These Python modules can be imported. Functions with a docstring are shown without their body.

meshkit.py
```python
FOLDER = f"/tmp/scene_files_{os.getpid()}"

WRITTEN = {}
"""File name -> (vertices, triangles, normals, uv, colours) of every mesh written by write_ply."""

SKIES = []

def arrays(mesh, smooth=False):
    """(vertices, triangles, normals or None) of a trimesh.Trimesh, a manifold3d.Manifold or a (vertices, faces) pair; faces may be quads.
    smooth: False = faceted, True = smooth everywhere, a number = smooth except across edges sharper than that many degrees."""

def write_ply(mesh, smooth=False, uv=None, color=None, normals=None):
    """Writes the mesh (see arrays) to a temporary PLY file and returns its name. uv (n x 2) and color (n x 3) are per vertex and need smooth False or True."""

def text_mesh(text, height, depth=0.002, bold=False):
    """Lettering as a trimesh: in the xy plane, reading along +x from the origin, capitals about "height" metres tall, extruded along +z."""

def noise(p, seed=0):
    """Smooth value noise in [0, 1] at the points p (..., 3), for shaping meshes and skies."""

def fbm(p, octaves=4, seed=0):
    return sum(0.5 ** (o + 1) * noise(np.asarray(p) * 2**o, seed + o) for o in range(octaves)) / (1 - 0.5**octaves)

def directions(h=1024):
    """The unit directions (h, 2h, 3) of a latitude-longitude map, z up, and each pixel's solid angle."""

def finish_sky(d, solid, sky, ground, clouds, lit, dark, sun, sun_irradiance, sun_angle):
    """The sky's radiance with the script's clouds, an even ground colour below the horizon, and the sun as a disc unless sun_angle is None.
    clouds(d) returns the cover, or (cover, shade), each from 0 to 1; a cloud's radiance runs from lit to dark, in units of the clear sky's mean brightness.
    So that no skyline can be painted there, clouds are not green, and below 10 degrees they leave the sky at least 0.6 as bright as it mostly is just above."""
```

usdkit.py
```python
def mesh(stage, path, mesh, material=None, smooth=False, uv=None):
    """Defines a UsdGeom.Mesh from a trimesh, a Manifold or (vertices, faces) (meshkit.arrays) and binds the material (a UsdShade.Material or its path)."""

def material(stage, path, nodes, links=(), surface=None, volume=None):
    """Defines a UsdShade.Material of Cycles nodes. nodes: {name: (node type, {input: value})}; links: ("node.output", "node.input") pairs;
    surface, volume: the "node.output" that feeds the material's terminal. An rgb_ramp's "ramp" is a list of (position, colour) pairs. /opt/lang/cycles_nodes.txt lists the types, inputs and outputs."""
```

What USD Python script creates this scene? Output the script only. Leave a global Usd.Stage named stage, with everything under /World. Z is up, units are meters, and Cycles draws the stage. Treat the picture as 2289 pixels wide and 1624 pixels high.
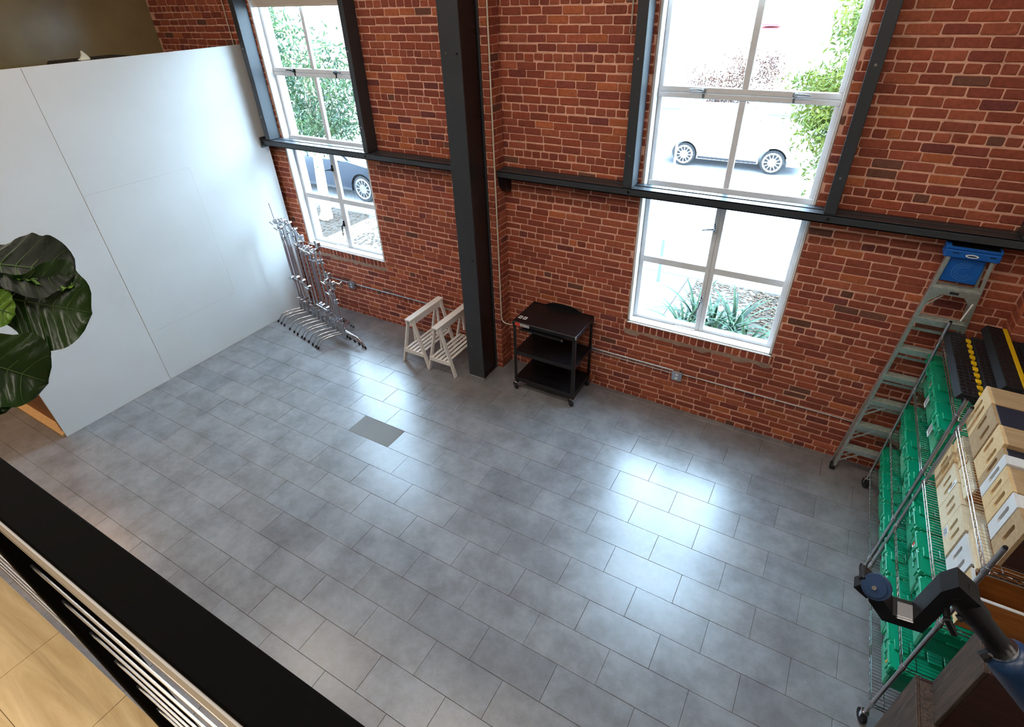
import math, numpy as np, trimesh, usdkit
from scipy.spatial.transform import Rotation as Rot
from pxr import Usd, UsdGeom, UsdLux, UsdShade, Gf, Sdf, Vt
import meshkit

stage = Usd.Stage.CreateInMemory()
UsdGeom.SetStageUpAxis(stage, UsdGeom.Tokens.z)
UsdGeom.SetStageMetersPerUnit(stage, 1.0)
UsdGeom.Xform.Define(stage, '/World')
UsdGeom.Scope.Define(stage, '/World/Looks')
rng = np.random.default_rng(7)
PI = math.pi
W, H, F = 2289, 1624, 1208.735
CAM_Z = 4.23

# ------------------------------------------------------------------ camera, sky, sun, unseen room lamps, exposure
RW = Rot.from_rotvec([2.12496379e+00, 5.54803149e-01, -3.30518432e-01]).as_matrix()   # world -> (right, down, forward)
cam = UsdGeom.Camera.Define(stage, '/World/Camera')
m = Gf.Matrix4d(1.0)
for i, row in enumerate((RW[0], -RW[1], -RW[2])):
    m.SetRow(i, Gf.Vec4d(*map(float, row), 0))
m.SetRow(3, Gf.Vec4d(0, 0, CAM_Z, 1))
cam.AddTransformOp().Set(m)
cam.CreateHorizontalApertureAttr(36.0)
cam.CreateVerticalApertureAttr(36.0 * H / W)
cam.CreateFocalLengthAttr(36.0 * F / W)
cam.CreateClippingRangeAttr(Gf.Vec2f(0.05, 300))
EXPOSURE = 0.2
cam.CreateExposureAttr(EXPOSURE)

SKY, SUN = 8.0, 900.0
dome = UsdLux.DomeLight.Define(stage, '/World/Sky')
dome.CreateIntensityAttr(SKY)
dome.CreateColorAttr(Gf.Vec3f(0.52, 0.75, 1.0))
sun = UsdLux.DistantLight.Define(stage, '/World/Sun')
sun.CreateIntensityAttr(SUN)
sun.CreateAngleAttr(0.55)
sun.CreateColorAttr(Gf.Vec3f(1.0, 0.95, 0.86))
sun.AddRotateXYZOp().Set(Gf.Vec3f(40, 0, -25))           # from behind the building, high: the pavement lies in its shade
LAMPS = []
def unseen_lamp_light(name, x, y, z, w, h, power, color):
    l = UsdLux.RectLight.Define(stage, '/World/' + name)
    l.CreateWidthAttr(w); l.CreateHeightAttr(h); l.CreateIntensityAttr(power); l.CreateColorAttr(Gf.Vec3f(*color))
    l.AddTranslateOp().Set(Gf.Vec3d(x, y, z))
for k, (x, y) in enumerate([(-6.0, 2.4), (-3.0, 2.4), (0.0, 2.4), (-6.0, 0.2), (-3.0, 0.2), (0.0, 0.2)]):  # out of view, placed to light the brick, floor and partition
    unseen_lamp_light('UnseenCeilingLamp_%03d' % (k + 1), x, y, 6.1, 1.6, 0.5, 15.0, (1.0, 0.80, 0.62) if (x, y) == (-6.0, 0.2) else (1.0, 0.89, 0.77))  # the warmer one is placed to warm the left of the partition
for k, (x, y) in enumerate([(-3.0, -2.6), (0.5, -2.6)]):  # out of view above the mezzanine, lighting its floor and railing
    unseen_lamp_light('UnseenMezzanineLamp_%03d' % (k + 1), x, y, 6.1, 1.4, 0.5, 14.0, (1.0, 0.90, 0.80))
unseen_lamp_light('UnseenBackLamp', -8.2, 1.0, 2.9, 0.6, 0.3, 45.0, (1.0, 0.62, 0.34))            # unseen warm lamp, placed to light the floor and plywood behind the partition

# ------------------------------------------------------------------ helpers
used = {}
def numbered(path):
    n = used.get(path, -1) + 1
    used[path] = n
    return path if n == 0 else '%s_%03d' % (path, n)

def tag(prim, label=None, cat=None, group=None, kind=None):
    for k, v in (('label', label), ('category', cat), ('group', group), ('kind', kind)):
        if v: prim.SetCustomDataByKey(k, v)
    return prim

class Thing:
    def __init__(self, name, label, cat, loc=(0, 0, 0), group=None, kind=None, mat=None, parent='/World'):
        self.path = numbered(parent + '/' + name)
        self.x = UsdGeom.Xform.Define(stage, self.path)
        if mat is not None: self.x.AddTransformOp().Set(Gf.Matrix4d(*[float(v) for v in np.asarray(mat).T.ravel()]))
        elif any(loc): self.x.AddTranslateOp().Set(Gf.Vec3d(*map(float, loc)))
        self.prim = tag(self.x.GetPrim(), label, cat, group, kind)
        self.loc = np.array(loc, float)
    def part(self, name, mesh, mat, smooth=False, label=None, tint=None, kind=None, world=False):
        if world:
            v, f = vf(mesh); mesh = (v - self.loc, f)
        p = numbered(self.path + '/' + name)
        return emit(p, mesh, mat, smooth, label, tint, kind)

class Sub:
    def __init__(self, prim): self.path, self.prim = str(prim.GetPath()), prim
    def part(self, name, mesh, mat, smooth=False, label=None, tint=None, kind=None):
        return emit(numbered(self.path + '/' + name), mesh, mat, smooth, label, tint, kind)

def vf(mesh):
    if isinstance(mesh, trimesh.Trimesh): return np.array(mesh.vertices), np.array(mesh.faces)
    if isinstance(mesh, MB): return mesh.arrays()
    return np.asarray(mesh[0], float), np.asarray(mesh[1], int)

def emit(p, mesh, mat, smooth=False, label=None, tint=None, kind=None):
    if isinstance(mesh, MB) and tint is None and mesh.t: tint = np.vstack(mesh.t)
    v, f = vf(mesh)
    g = usdkit.mesh(stage, p, (v, f), MAT[mat], smooth)
    if tint is not None:
        t = np.asarray(tint, np.float32)
        if t.ndim == 1: t = np.tile(t, (len(v), 1))
        UsdGeom.PrimvarsAPI(g).CreatePrimvar('tint', Sdf.ValueTypeNames.Color3fArray, 'vertex').Set(Vt.Vec3fArray.FromNumpy(t))
    tag(g.GetPrim(), label, None, None, kind)
    return g.GetPrim()

def single(name, mesh, mat, label, cat, group=None, kind=None, smooth=False, tint=None):
    pr = emit(numbered('/World/' + name), mesh, mat, smooth, None, tint)
    return tag(pr, label, cat, group, kind)

def copy_of(t, name, label, loc=None, rotz=0.0, mat=None, cat=None, group=None):
    was = t.prim.GetCustomData()
    c = Thing(name, label, cat or was['category'], (0, 0, 0), group or was.get('group'))
    if mat is not None: c.x.AddTransformOp().Set(Gf.Matrix4d(*[float(v) for v in np.asarray(mat).T.ravel()]))
    else:
        c.x.AddTranslateOp().Set(Gf.Vec3d(*map(float, loc)))
        if rotz: c.x.AddRotateZOp().Set(float(rotz))
    c.prim.GetReferences().AddInternalReference(t.path)
    c.prim.SetInstanceable(True)
    return c

class MB:
    """collects shapes into one mesh"""
    def __init__(self): self.v, self.f, self.n, self.t = [], [], 0, []
    def add(self, mesh, tint=None):
        v, f = vf(mesh)
        self.v.append(v); self.f.append(f + self.n); self.n += len(v)
        if tint is not None: self.t.append(np.tile(np.asarray(tint, float), (len(v), 1)))
        return self
    def arrays(self): return np.vstack(self.v), np.vstack(self.f)

def join(*ms):
    b = MB()
    for x in ms: b.add(x)
    return b.arrays()

BOXF = np.array([[0, 2, 1], [0, 3, 2], [4, 5, 6], [4, 6, 7], [0, 1, 5], [0, 5, 4], [1, 2, 6], [1, 6, 5], [2, 3, 7], [2, 7, 6], [3, 0, 4], [3, 4, 7]])
def box(x0, x1, y0, y1, z0, z1):
    return (np.array([[x0, y0, z0], [x1, y0, z0], [x1, y1, z0], [x0, y1, z0], [x0, y0, z1], [x1, y0, z1], [x1, y1, z1], [x0, y1, z1]], float), BOXF.copy())
_hull = {}
def cbox(x0, x1, y0, y1, z0, z1, c=0.004):
    """box with chamfered edges"""
    lo, hi = np.array([x0, y0, z0], float), np.array([x1, y1, z1], float)
    c = min(c, 0.45 * float((hi - lo).min()))
    pts = []
    for sx in (0, 1):
        for sy in (0, 1):
            for sz in (0, 1):
                s = np.array([sx, sy, sz]); p = np.where(s, hi, lo); q = np.where(s, -c, c)
                for a in range(3):
                    w = p + q; w[a] = p[a]; pts.append(w)
    pts = np.array(pts)
    key = 'c'
    if key not in _hull:
        unit = []
        for sx in (0, 1):
            for sy in (0, 1):
                for sz in (0, 1):
                    s = np.array([sx, sy, sz]); p = np.where(s, 1., 0.); q = np.where(s, -.2, .2)
                    for a in range(3):
                        w = p + q; w[a] = p[a]; unit.append(w)
        unit = np.array(unit)
        h = trimesh.convex.convex_hull(unit)
        idx = np.array([np.argmin(np.linalg.norm(unit - hv, axis=1)) for hv in h.vertices])
        _hull[key] = idx[h.faces]
    return (pts, _hull[key].copy())

def frame_of(d):
    d = np.asarray(d, float); d = d / np.linalg.norm(d)
    a = np.array([0, 0, 1.0]) if abs(d[2]) < 0.9 else np.array([1.0, 0, 0])
    u = np.cross(a, d); u /= np.linalg.norm(u)
    return d, u, np.cross(d, u)

def tube(points, r, sides=8, caps=True):
    P = np.asarray(points, float); n = len(P)
    R = np.broadcast_to(np.asarray(r, float), (n,))
    T = np.gradient(P, axis=0) if n > 2 else np.tile(P[1] - P[0], (2, 1))
    d, u, w = frame_of(T[0]); V = []
    for i in range(n):
        t = T[i] / np.linalg.norm(T[i])
        u = u - t * (u @ t); u /= np.linalg.norm(u); w = np.cross(t, u)
        a = np.arange(sides) * 2 * PI / sides
        V.append(P[i] + R[i] * (np.cos(a)[:, None] * u + np.sin(a)[:, None] * w))
    V = np.vstack(V); Fc = []
    for i in range(n - 1):
        for j in range(sides):
            k = (j + 1) % sides
            a, b, c, e = i * sides + j, i * sides + k, (i + 1) * sides + k, (i + 1) * sides + j
            Fc += [[a, b, c], [a, c, e]]
    if caps:
        for base, pt, flip in ((0, P[0], True), ((n - 1) * sides, P[-1], False)):
            V = np.vstack([V, pt]); q = len(V) - 1
            for j in range(sides):
                k = (j + 1) % sides
                Fc.append([q, base + k, base + j] if flip else [q, base + j, base + k])
    return (V, np.array(Fc))

def bar(a, b, w, h, up=(0, 0, 1), c=0.003):
    """a chamfered bar from a to b, w wide and h high (h along up)"""
    a, b = np.asarray(a, float), np.asarray(b, float); d = b - a; L = np.linalg.norm(d); d /= L
    up = np.asarray(up, float); s = np.cross(up, d)
    if np.linalg.norm(s) < 1e-6: s = np.cross([1.0, 0, 0], d)
    s /= np.linalg.norm(s); n = np.cross(d, s)
    v, f = cbox(0, L, -w / 2, w / 2, -h / 2, h / 2, c)
    return (a + v[:, :1] * d + v[:, 1:2] * s + v[:, 2:] * n, f)

def cyl(x, y, z0, z1, r, sides=16): return tube([(x, y, z0), (x, y, z1)], r, sides)
def disc(c, axis, r, t, sides=20):
    c = np.asarray(c, float); a = np.asarray(axis, float) / np.linalg.norm(axis)
    return tube([c - a * t / 2, c + a * t / 2], r, sides)
def xf(mesh, M):
    v, f = vf(mesh); M = np.asarray(M, float)
    return (v @ M[:3, :3].T + M[:3, 3], f)
def move(mesh, d):
    v, f = vf(mesh); return (v + np.asarray(d, float), f)
def rotz(mesh, a, c=(0, 0, 0)):
    v, f = vf(mesh); c = np.asarray(c, float); R = Rot.from_euler('z', a).as_matrix()
    return ((v - c) @ R.T + c, f)
def extrude(poly, axis, a, b):
    """a polygon (list of 2d points) swept from a to b along axis (0 x, 1 y, 2 z)"""
    from shapely.geometry import Polygon
    m_ = trimesh.creation.extrude_polygon(poly if hasattr(poly, 'exterior') else Polygon(poly), b - a, engine='earcut')
    v = np.array(m_.vertices); f = np.array(m_.faces)
    if axis == 2: v = v + [0, 0, a]
    elif axis == 1: v = np.c_[v[:, 0], v[:, 2] + a, v[:, 1]]; f = f[:, ::-1]
    else: v = np.c_[v[:, 2] + a, v[:, 0], v[:, 1]]
    return (v, f)
def proj(P):
    c = (np.atleast_2d(P) - [0, 0, CAM_Z]) @ RW.T
    return np.c_[F * c[:, 0] / np.maximum(c[:, 2], 1e-3) + W / 2, F * c[:, 1] / np.maximum(c[:, 2], 1e-3) + H / 2], c[:, 2]
def in_view(P, pad=30):
    q, d = proj(P)
    return bool(((d > 0.1) & (q[:, 0] > -pad) & (q[:, 0] < W + pad) & (q[:, 1] > -pad) & (q[:, 1] < H + pad)).any())

# ------------------------------------------------------------------ materials
MAT = {}
def srgb(r, g, b):
    c = np.array([r, g, b], float) / 255
    return tuple(np.where(c <= 0.04045, c / 12.92, ((c + 0.055) / 1.055) ** 2.4))
def plain(name, col, rough=0.5, metal=0.0, noise=0.0, nscale=6.0, bump=0.0, bscale=60.0, coat=0.0, spec=0.5, stretch=None, noise_col=None, coord='geometry.position', extra=None, translucent=0.0):
    col = np.array(col, float)
    nodes = {'p': ('principled_bsdf', {'base_color': tuple(col), 'roughness': rough, 'metallic': metal, 'coat_weight': coat, 'coat_roughness': 0.15, 'specular_ior_level': spec})}
    links = []
    def coords():
        if coord.startswith('geometry'): nodes['geo'] = ('geometry', {}); src = 'geo.position'
        else: nodes['geo'] = ('texture_coordinate', {}); src = 'geo.object'
        if stretch is not None:
            nodes['map'] = ('mapping', {'scale': tuple(stretch)}); links.append((src, 'map.vector')); src = 'map.vector'
        return src
    if noise > 0 or noise_col is not None or bump > 0:
        src = coords()
    if noise > 0 or noise_col is not None:
        nodes['n'] = ('noise_texture', {'scale': nscale, 'detail': 6.0, 'roughness': 0.6}); links.append((src, 'n.vector'))
        lo = col * (1 - noise); hi = np.minimum(col * (1 + noise), 1.0)
        if noise_col is not None: hi = np.array(noise_col, float)
        nodes['r'] = ('rgb_ramp', {'ramp': [(0.3, tuple(lo)), (0.7, tuple(hi))]})
        links += [('n.fac', 'r.fac'), ('r.color', 'p.base_color')]
    if bump > 0:
        nodes['nb'] = ('noise_texture', {'scale': bscale, 'detail': 5.0, 'roughness': 0.65}); links.append((src, 'nb.vector'))
        nodes['b'] = ('bump', {'strength': bump, 'distance': 0.004}); links += [('nb.fac', 'b.height'), ('b.normal', 'p.normal')]
    if extra: nodes['p'][1].update(extra)
    MAT[name] = usdkit.material(stage, '/World/Looks/' + name, nodes, links, surface='p.BSDF')

def tinted(name, rough=0.8, nscale=30.0, amount=0.35, bump=0.4, bscale=120.0, spec=0.3, dark=0.0):
    """base colour from the mesh's own tint, mottled by noise"""
    nodes = {'a': ('attribute', {'attribute': 'tint'}), 'geo': ('geometry', {}),
             'n': ('noise_texture', {'scale': nscale, 'detail': 6.0, 'roughness': 0.65}),
             'r': ('rgb_ramp', {'ramp': [(0.25, (1 - amount,) * 3), (0.75, (1 + amount,) * 3)]}),
             'x': ('vector_math', {'math_type': 'multiply'}),
             'nb': ('noise_texture', {'scale': bscale, 'detail': 4.0, 'roughness': 0.7}),
             'b': ('bump', {'strength': bump, 'distance': 0.004}),
             'p': ('principled_bsdf', {'roughness': rough, 'specular_ior_level': spec})}
    links = [('geo.position', 'n.vector'), ('n.fac', 'r.fac'), ('a.color', 'x.vector1'), ('r.color', 'x.vector2'), ('x.vector', 'p.base_color'),
             ('geo.position', 'nb.vector'), ('nb.fac', 'b.height'), ('b.normal', 'p.normal')]
    MAT[name] = usdkit.material(stage, '/World/Looks/' + name, nodes, links, surface='p.BSDF')

def wood(name, c0, c1, axis=0, scale=3.0, rough=0.55, ring=1.0, coord='object'):
    st = [9.0, 9.0, 9.0]; st[axis] = 0.7
    src = ('texture_coordinate', {}) if coord == 'object' else ('geometry', {})
    so = 'geo.object' if coord == 'object' else 'geo.position'
    nodes = {'geo': src, 'map': ('mapping', {'scale': tuple(st)}),
             'n': ('noise_texture', {'scale': scale, 'detail': 8.0, 'roughness': 0.62, 'distortion': 1.4 * ring}),
             'r': ('rgb_ramp', {'ramp': [(0.28, c0), (0.5, tuple((np.array(c0) + np.array(c1)) / 2)), (0.72, c1)]}),
             'b': ('bump', {'strength': 0.18, 'distance': 0.002}),
             'p': ('principled_bsdf', {'roughness': rough})}
    links = [(so, 'map.vector'), ('map.vector', 'n.vector'), ('n.fac', 'r.fac'), ('r.color', 'p.base_color'), ('n.fac', 'b.height'), ('b.normal', 'p.normal')]
    MAT[name] = usdkit.material(stage, '/World/Looks/' + name, nodes, links, surface='p.BSDF')

tinted('brick', rough=0.82, nscale=38, amount=0.28, bump=0.55, bscale=150)
plain('mortar', srgb(222, 168, 144), 0.95, noise=0.22, nscale=9, bump=0.9, bscale=55, spec=0.2)
def tile_material():
    nodes = {'a': ('attribute', {'attribute': 'tint'}), 'geo': ('geometry', {}),
             'n': ('noise_texture', {'scale': 2.6, 'detail': 9.0, 'roughness': 0.72}),
             'r': ('rgb_ramp', {'ramp': [(0.3, (0.70, 0.69, 0.69)), (0.7, (1.26, 1.27, 1.28))]}),
             'x': ('vector_math', {'math_type': 'multiply'}),
             'rr': ('map_range', {'from_min': 0.3, 'from_max': 0.7, 'to_min': 0.25, 'to_max': 0.36}),
             'nb': ('noise_texture', {'scale': 90.0, 'detail': 3.0}),
             'b': ('bump', {'strength': 0.05, 'distance': 0.002}),
             'p': ('principled_bsdf', {'specular_ior_level': 0.8, 'coat_weight': 0.5, 'coat_roughness': 0.28})}
    links = [('geo.position', 'n.vector'), ('n.fac', 'r.fac'), ('a.color', 'x.vector1'), ('r.color', 'x.vector2'), ('x.vector', 'p.base_color'),
             ('n.fac', 'rr.value'), ('rr.result', 'p.roughness'), ('geo.position', 'nb.vector'), ('nb.fac', 'b.height'), ('b.normal', 'p.normal')]
    MAT['tile'] = usdkit.material(stage, '/World/Looks/tile', nodes, links, surface='p.BSDF')
tile_material()
plain('tile_matte', (0.20, 0.205, 0.205), 0.62, noise=0.06, nscale=3)
plain('grout', srgb(52, 52, 54), 0.9)
plain('steel_paint', srgb(52, 55, 59), 0.42, noise=0.08, nscale=5)
plain('black_paint', srgb(14, 15, 19), 0.36, noise=0.12, nscale=7, bump=0.08, bscale=300)
plain('rail_black', srgb(5, 5, 5), 0.75, spec=0.05)
plain('rail_channel', srgb(206, 206, 206), 0.4)
plain('black_plastic', srgb(7, 7, 9), 0.45, spec=0.35)
plain('rubber', srgb(22, 25, 30), 0.75)
plain('chrome', (0.62, 0.62, 0.65), 0.14, metal=1.0)
plain('satin_steel', (0.46, 0.47, 0.49), 0.28, metal=1.0)
plain('galvanised', (0.55, 0.57, 0.58), 0.42, metal=1.0, noise=0.2, nscale=40)
plain('aluminium', (0.60, 0.64, 0.61), 0.48, metal=1.0, noise=0.15, nscale=30)
plain('frame_paint', srgb(222, 221, 221), 0.45, noise=0.05, nscale=8)
plain('panel_white', srgb(208, 208, 206), 0.55, noise=0.025, nscale=2)
plain('ply_edge', srgb(214, 180, 132), 0.7, noise=0.12, nscale=30)
wood('ply_brown', srgb(120, 74, 42), srgb(160, 104, 62), axis=2, coord='geometry')
wood('birch', srgb(196, 162, 112), srgb(222, 192, 146), axis=0)
wood('maple', srgb(206, 186, 150), srgb(226, 210, 180), axis=0)
wood('tan_wood', srgb(150, 122, 88), srgb(184, 154, 114), axis=0)
wood('amber_wood', srgb(150, 88, 36), srgb(188, 122, 60), axis=0)
wood('dark_wood', srgb(38, 15, 8), srgb(66, 30, 16), axis=0)
wood('worn_wood', srgb(22, 16, 15), srgb(92, 70, 54), axis=2, scale=2.8, rough=0.8, ring=1.6)
wood('pine', srgb(228, 222, 216), srgb(240, 236, 230), axis=1, coord='geometry')
wood('oak_floor', srgb(176, 146, 96), srgb(214, 188, 140), axis=0, scale=1.6, coord='geometry', ring=1.6, rough=0.45)
plain('white_wood', srgb(206, 206, 204), 0.6, noise=0.05, nscale=12)
plain('navy_paint', srgb(28, 36, 52), 0.5, noise=0.2, nscale=14)
plain('tote_green', srgb(0, 148, 108), 0.38, noise=0.06, nscale=6)
plain('label_white', srgb(232, 232, 232), 0.6)
plain('label_red', srgb(206, 62, 44), 0.6)
plain('label_orange', srgb(226, 150, 60), 0.6)
plain('label_black', srgb(30, 30, 34), 0.6)
plain('blue_plastic', srgb(8, 88, 172), 0.42, noise=0.06, nscale=20)
plain('scuff', srgb(70, 130, 196), 0.7)
plain('yellow_plastic', srgb(222, 178, 10), 0.45, noise=0.08, nscale=20)
plain('shade_fabric', srgb(196, 182, 168), 0.9)
plain('cord', srgb(208, 196, 176), 0.8)
plain('slate_blue', srgb(24, 54, 92), 0.35)
plain('dark_wall', srgb(138, 124, 88), 0.30, noise=0.3, nscale=0.8)
plain('plaster', srgb(200, 196, 188), 0.85)
plain('ceiling_paint', srgb(190, 186, 178), 0.9)
plain('dark_fabric', srgb(40, 34, 26), 0.9, noise=0.2, nscale=9)
plain('paper', srgb(232, 232, 214), 0.8)
plain('concrete', srgb(84, 86, 90), 0.85, noise=0.10, nscale=3, bump=0.3, bscale=60)
plain('concrete_patch', srgb(158, 130, 112), 0.95, noise=0.2, nscale=14, bump=0.8, bscale=60)
plain('asphalt', srgb(120, 120, 124), 0.9, noise=0.1, nscale=4)
plain('car_white', srgb(226, 226, 226), 0.25, coat=0.6)
plain('car_dark', srgb(16, 22, 36), 0.22, coat=0.8)
plain('car_glass', srgb(150, 172, 180), 0.08, spec=0.8)
plain('tire', srgb(28, 28, 30), 0.85)
plain('bark', srgb(178, 160, 140), 0.9, noise=0.25, nscale=14, bump=0.8, bscale=30)
plain('stucco', srgb(226, 220, 210), 0.9, noise=0.04, nscale=3)
plain('awning', srgb(170, 60, 60), 0.8)
plain('pole_paint', srgb(150, 160, 176), 0.6)
plain('pole_blue', srgb(112, 138, 190), 0.6)
plain('terracotta', srgb(150, 90, 64), 0.8)
plain('soil', srgb(50, 40, 32), 0.95)
plain('litter', srgb(72, 56, 40), 0.9, noise=0.4, nscale=30)
def leafy(name, c0, c1, rough=0.45, trans=0.35, nscale=3.0, coord='position'):
    nodes = {'geo': ('geometry', {}), 'n': ('noise_texture', {'scale': nscale, 'detail': 4.0}),
             'r': ('rgb_ramp', {'ramp': [(0.35, c0), (0.65, c1)]}),
             'p': ('principled_bsdf', {'roughness': rough, 'specular_ior_level': 0.32}), 't': ('translucent_bsdf', {}), 'm': ('mix_closure', {'fac': trans})}
    links = [('geo.position', 'n.vector'), ('n.fac', 'r.fac'), ('r.color', 'p.base_color'), ('r.color', 't.color'), ('p.BSDF', 'm.closure1'), ('t.BSDF', 'm.closure2')]
    MAT[name] = usdkit.material(stage, '/World/Looks/' + name, nodes, links, surface='m.closure')
leafy('tree_leaf', srgb(26, 52, 34), srgb(66, 92, 50), trans=.25)
leafy('tree_leaf_yellow', srgb(52, 76, 24), srgb(104, 116, 40), trans=.25)
leafy('red_leaf', srgb(56, 26, 20), srgb(84, 52, 36), trans=.2)
leafy('agave_leaf', srgb(8, 44, 30), srgb(42, 80, 50), nscale=7, trans=0.12)
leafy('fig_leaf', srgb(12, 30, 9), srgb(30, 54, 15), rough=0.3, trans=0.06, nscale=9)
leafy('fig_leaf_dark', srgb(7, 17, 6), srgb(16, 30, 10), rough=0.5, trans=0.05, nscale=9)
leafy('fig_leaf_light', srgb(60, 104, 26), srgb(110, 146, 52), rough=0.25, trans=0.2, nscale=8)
plain('fig_vein', srgb(56, 80, 34), 0.4)
plain('rod_steel', (0.62, 0.62, 0.62), 0.32, metal=1.0)
MAT['glass'] = usdkit.material(stage, '/World/Looks/glass', {'lw': ('layer_weight', {'blend': 0.5}), 'pw': ('math', {'math_type': 'power', 'value2': 5.0}), 'f': ('math', {'math_type': 'multiply_add', 'value2': 0.7, 'value3': 0.03}), 't': ('transparent_bsdf', {'color': (0.96, 0.98, 0.97)}), 'g': ('glossy_bsdf', {'roughness': 0.01, 'color': (1, 1, 1)}), 'm': ('mix_closure', {})},
                               [('lw.facing', 'pw.value1'), ('pw.value', 'f.value1'), ('f.value', 'm.fac'), ('t.BSDF', 'm.closure1'), ('g.BSDF', 'm.closure2')], surface='m.closure')

# ------------------------------------------------------------------ the room
YW, XP, XL, ZC = 5.309, -7.10, -9.03, 6.2
# floor: a grout bed with every tile laid on it
floor = Thing('floor', 'grey stone-look floor tiles laid in half-bond rows', 'floor', kind='structure')
floor.part('tile_bed', box(XL - .1, 6.0, -6.1, YW + .05, -0.10, -0.0045), 'grout')
TX, TY = 0.608, 0.3025
tiles = []
for r in range(-34, 6):
    y0 = 4.023 + r * TY; y1 = y0 + TY
    off = -0.244 if r % 2 == 0 else 0.060
    if y0 > YW or y1 < -6: continue
    for k in range(-16, 12):
        x0 = off + k * TX; x1 = x0 + TX
        if x1 < XL or x0 > 6.0: continue
        tiles.append((max(x0, XL), min(x1, 6.0), max(y0, -6.0), min(y1, YW + .02)))
def tile_mesh(x0, x1, y0, y1, g=0.0011, tilt=None, dz=0.0):
    v, f = cbox(x0 + g, x1 - g, y0 + g, y1 - g, -0.006, 0.0, 0.0012)
    if tilt is not None:
        c = np.array([(x0 + x1) / 2, (y0 + y1) / 2])
        v[:, 2] += (v[:, :2] - c) @ tilt
    v[:, 2] += dz
    return v, f
vis = []
for i, (x0, x1, y0, y1) in enumerate(tiles):
    c = np.array([[(x0 + x1) / 2, (y0 + y1) / 2, 0]])
    q, d = proj(c)
    inside = -60 < q[0, 0] < W + 60 and -60 < q[0, 1] < H + 60 and d[0] > 0 and -7.4 < c[0, 0] < 2.0 and y0 > -.3
    vis.append((d[0] if inside else 1e9, i))
chosen = set(i for d, i in sorted(vis)[:300] if d < 1e8)
rest = MB()
trng = np.random.default_rng(11)
for i, t in enumerate(tiles):
    val = 1 + 0.035 * trng.standard_normal() - (0.13 if trng.random() < .06 else 0); warm = 0.012 * trng.standard_normal()
    tint = np.clip(np.array([0.200 * (1 + warm), 0.198, 0.206 * (1 - warm)]) * val, 0.1, 0.4)
    tilt = trng.normal(0, 0.0022, 2)
    dull = any(abs((t[0] + t[1]) / 2 - qx) < .3 and abs((t[2] + t[3]) / 2 - 3.27) < .14 for qx in (-3.87,))
    mesh = tile_mesh(*t, tilt=tilt)
    if i in chosen: floor.part('tile', mesh, 'tile_matte' if dull else 'tile', tint=tint, label='duller floor tile without the window shine' if dull else None)
    else: rest.add(mesh, tint)
floor.part('outlying_tiles', rest, 'tile', kind='stuff')

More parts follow.
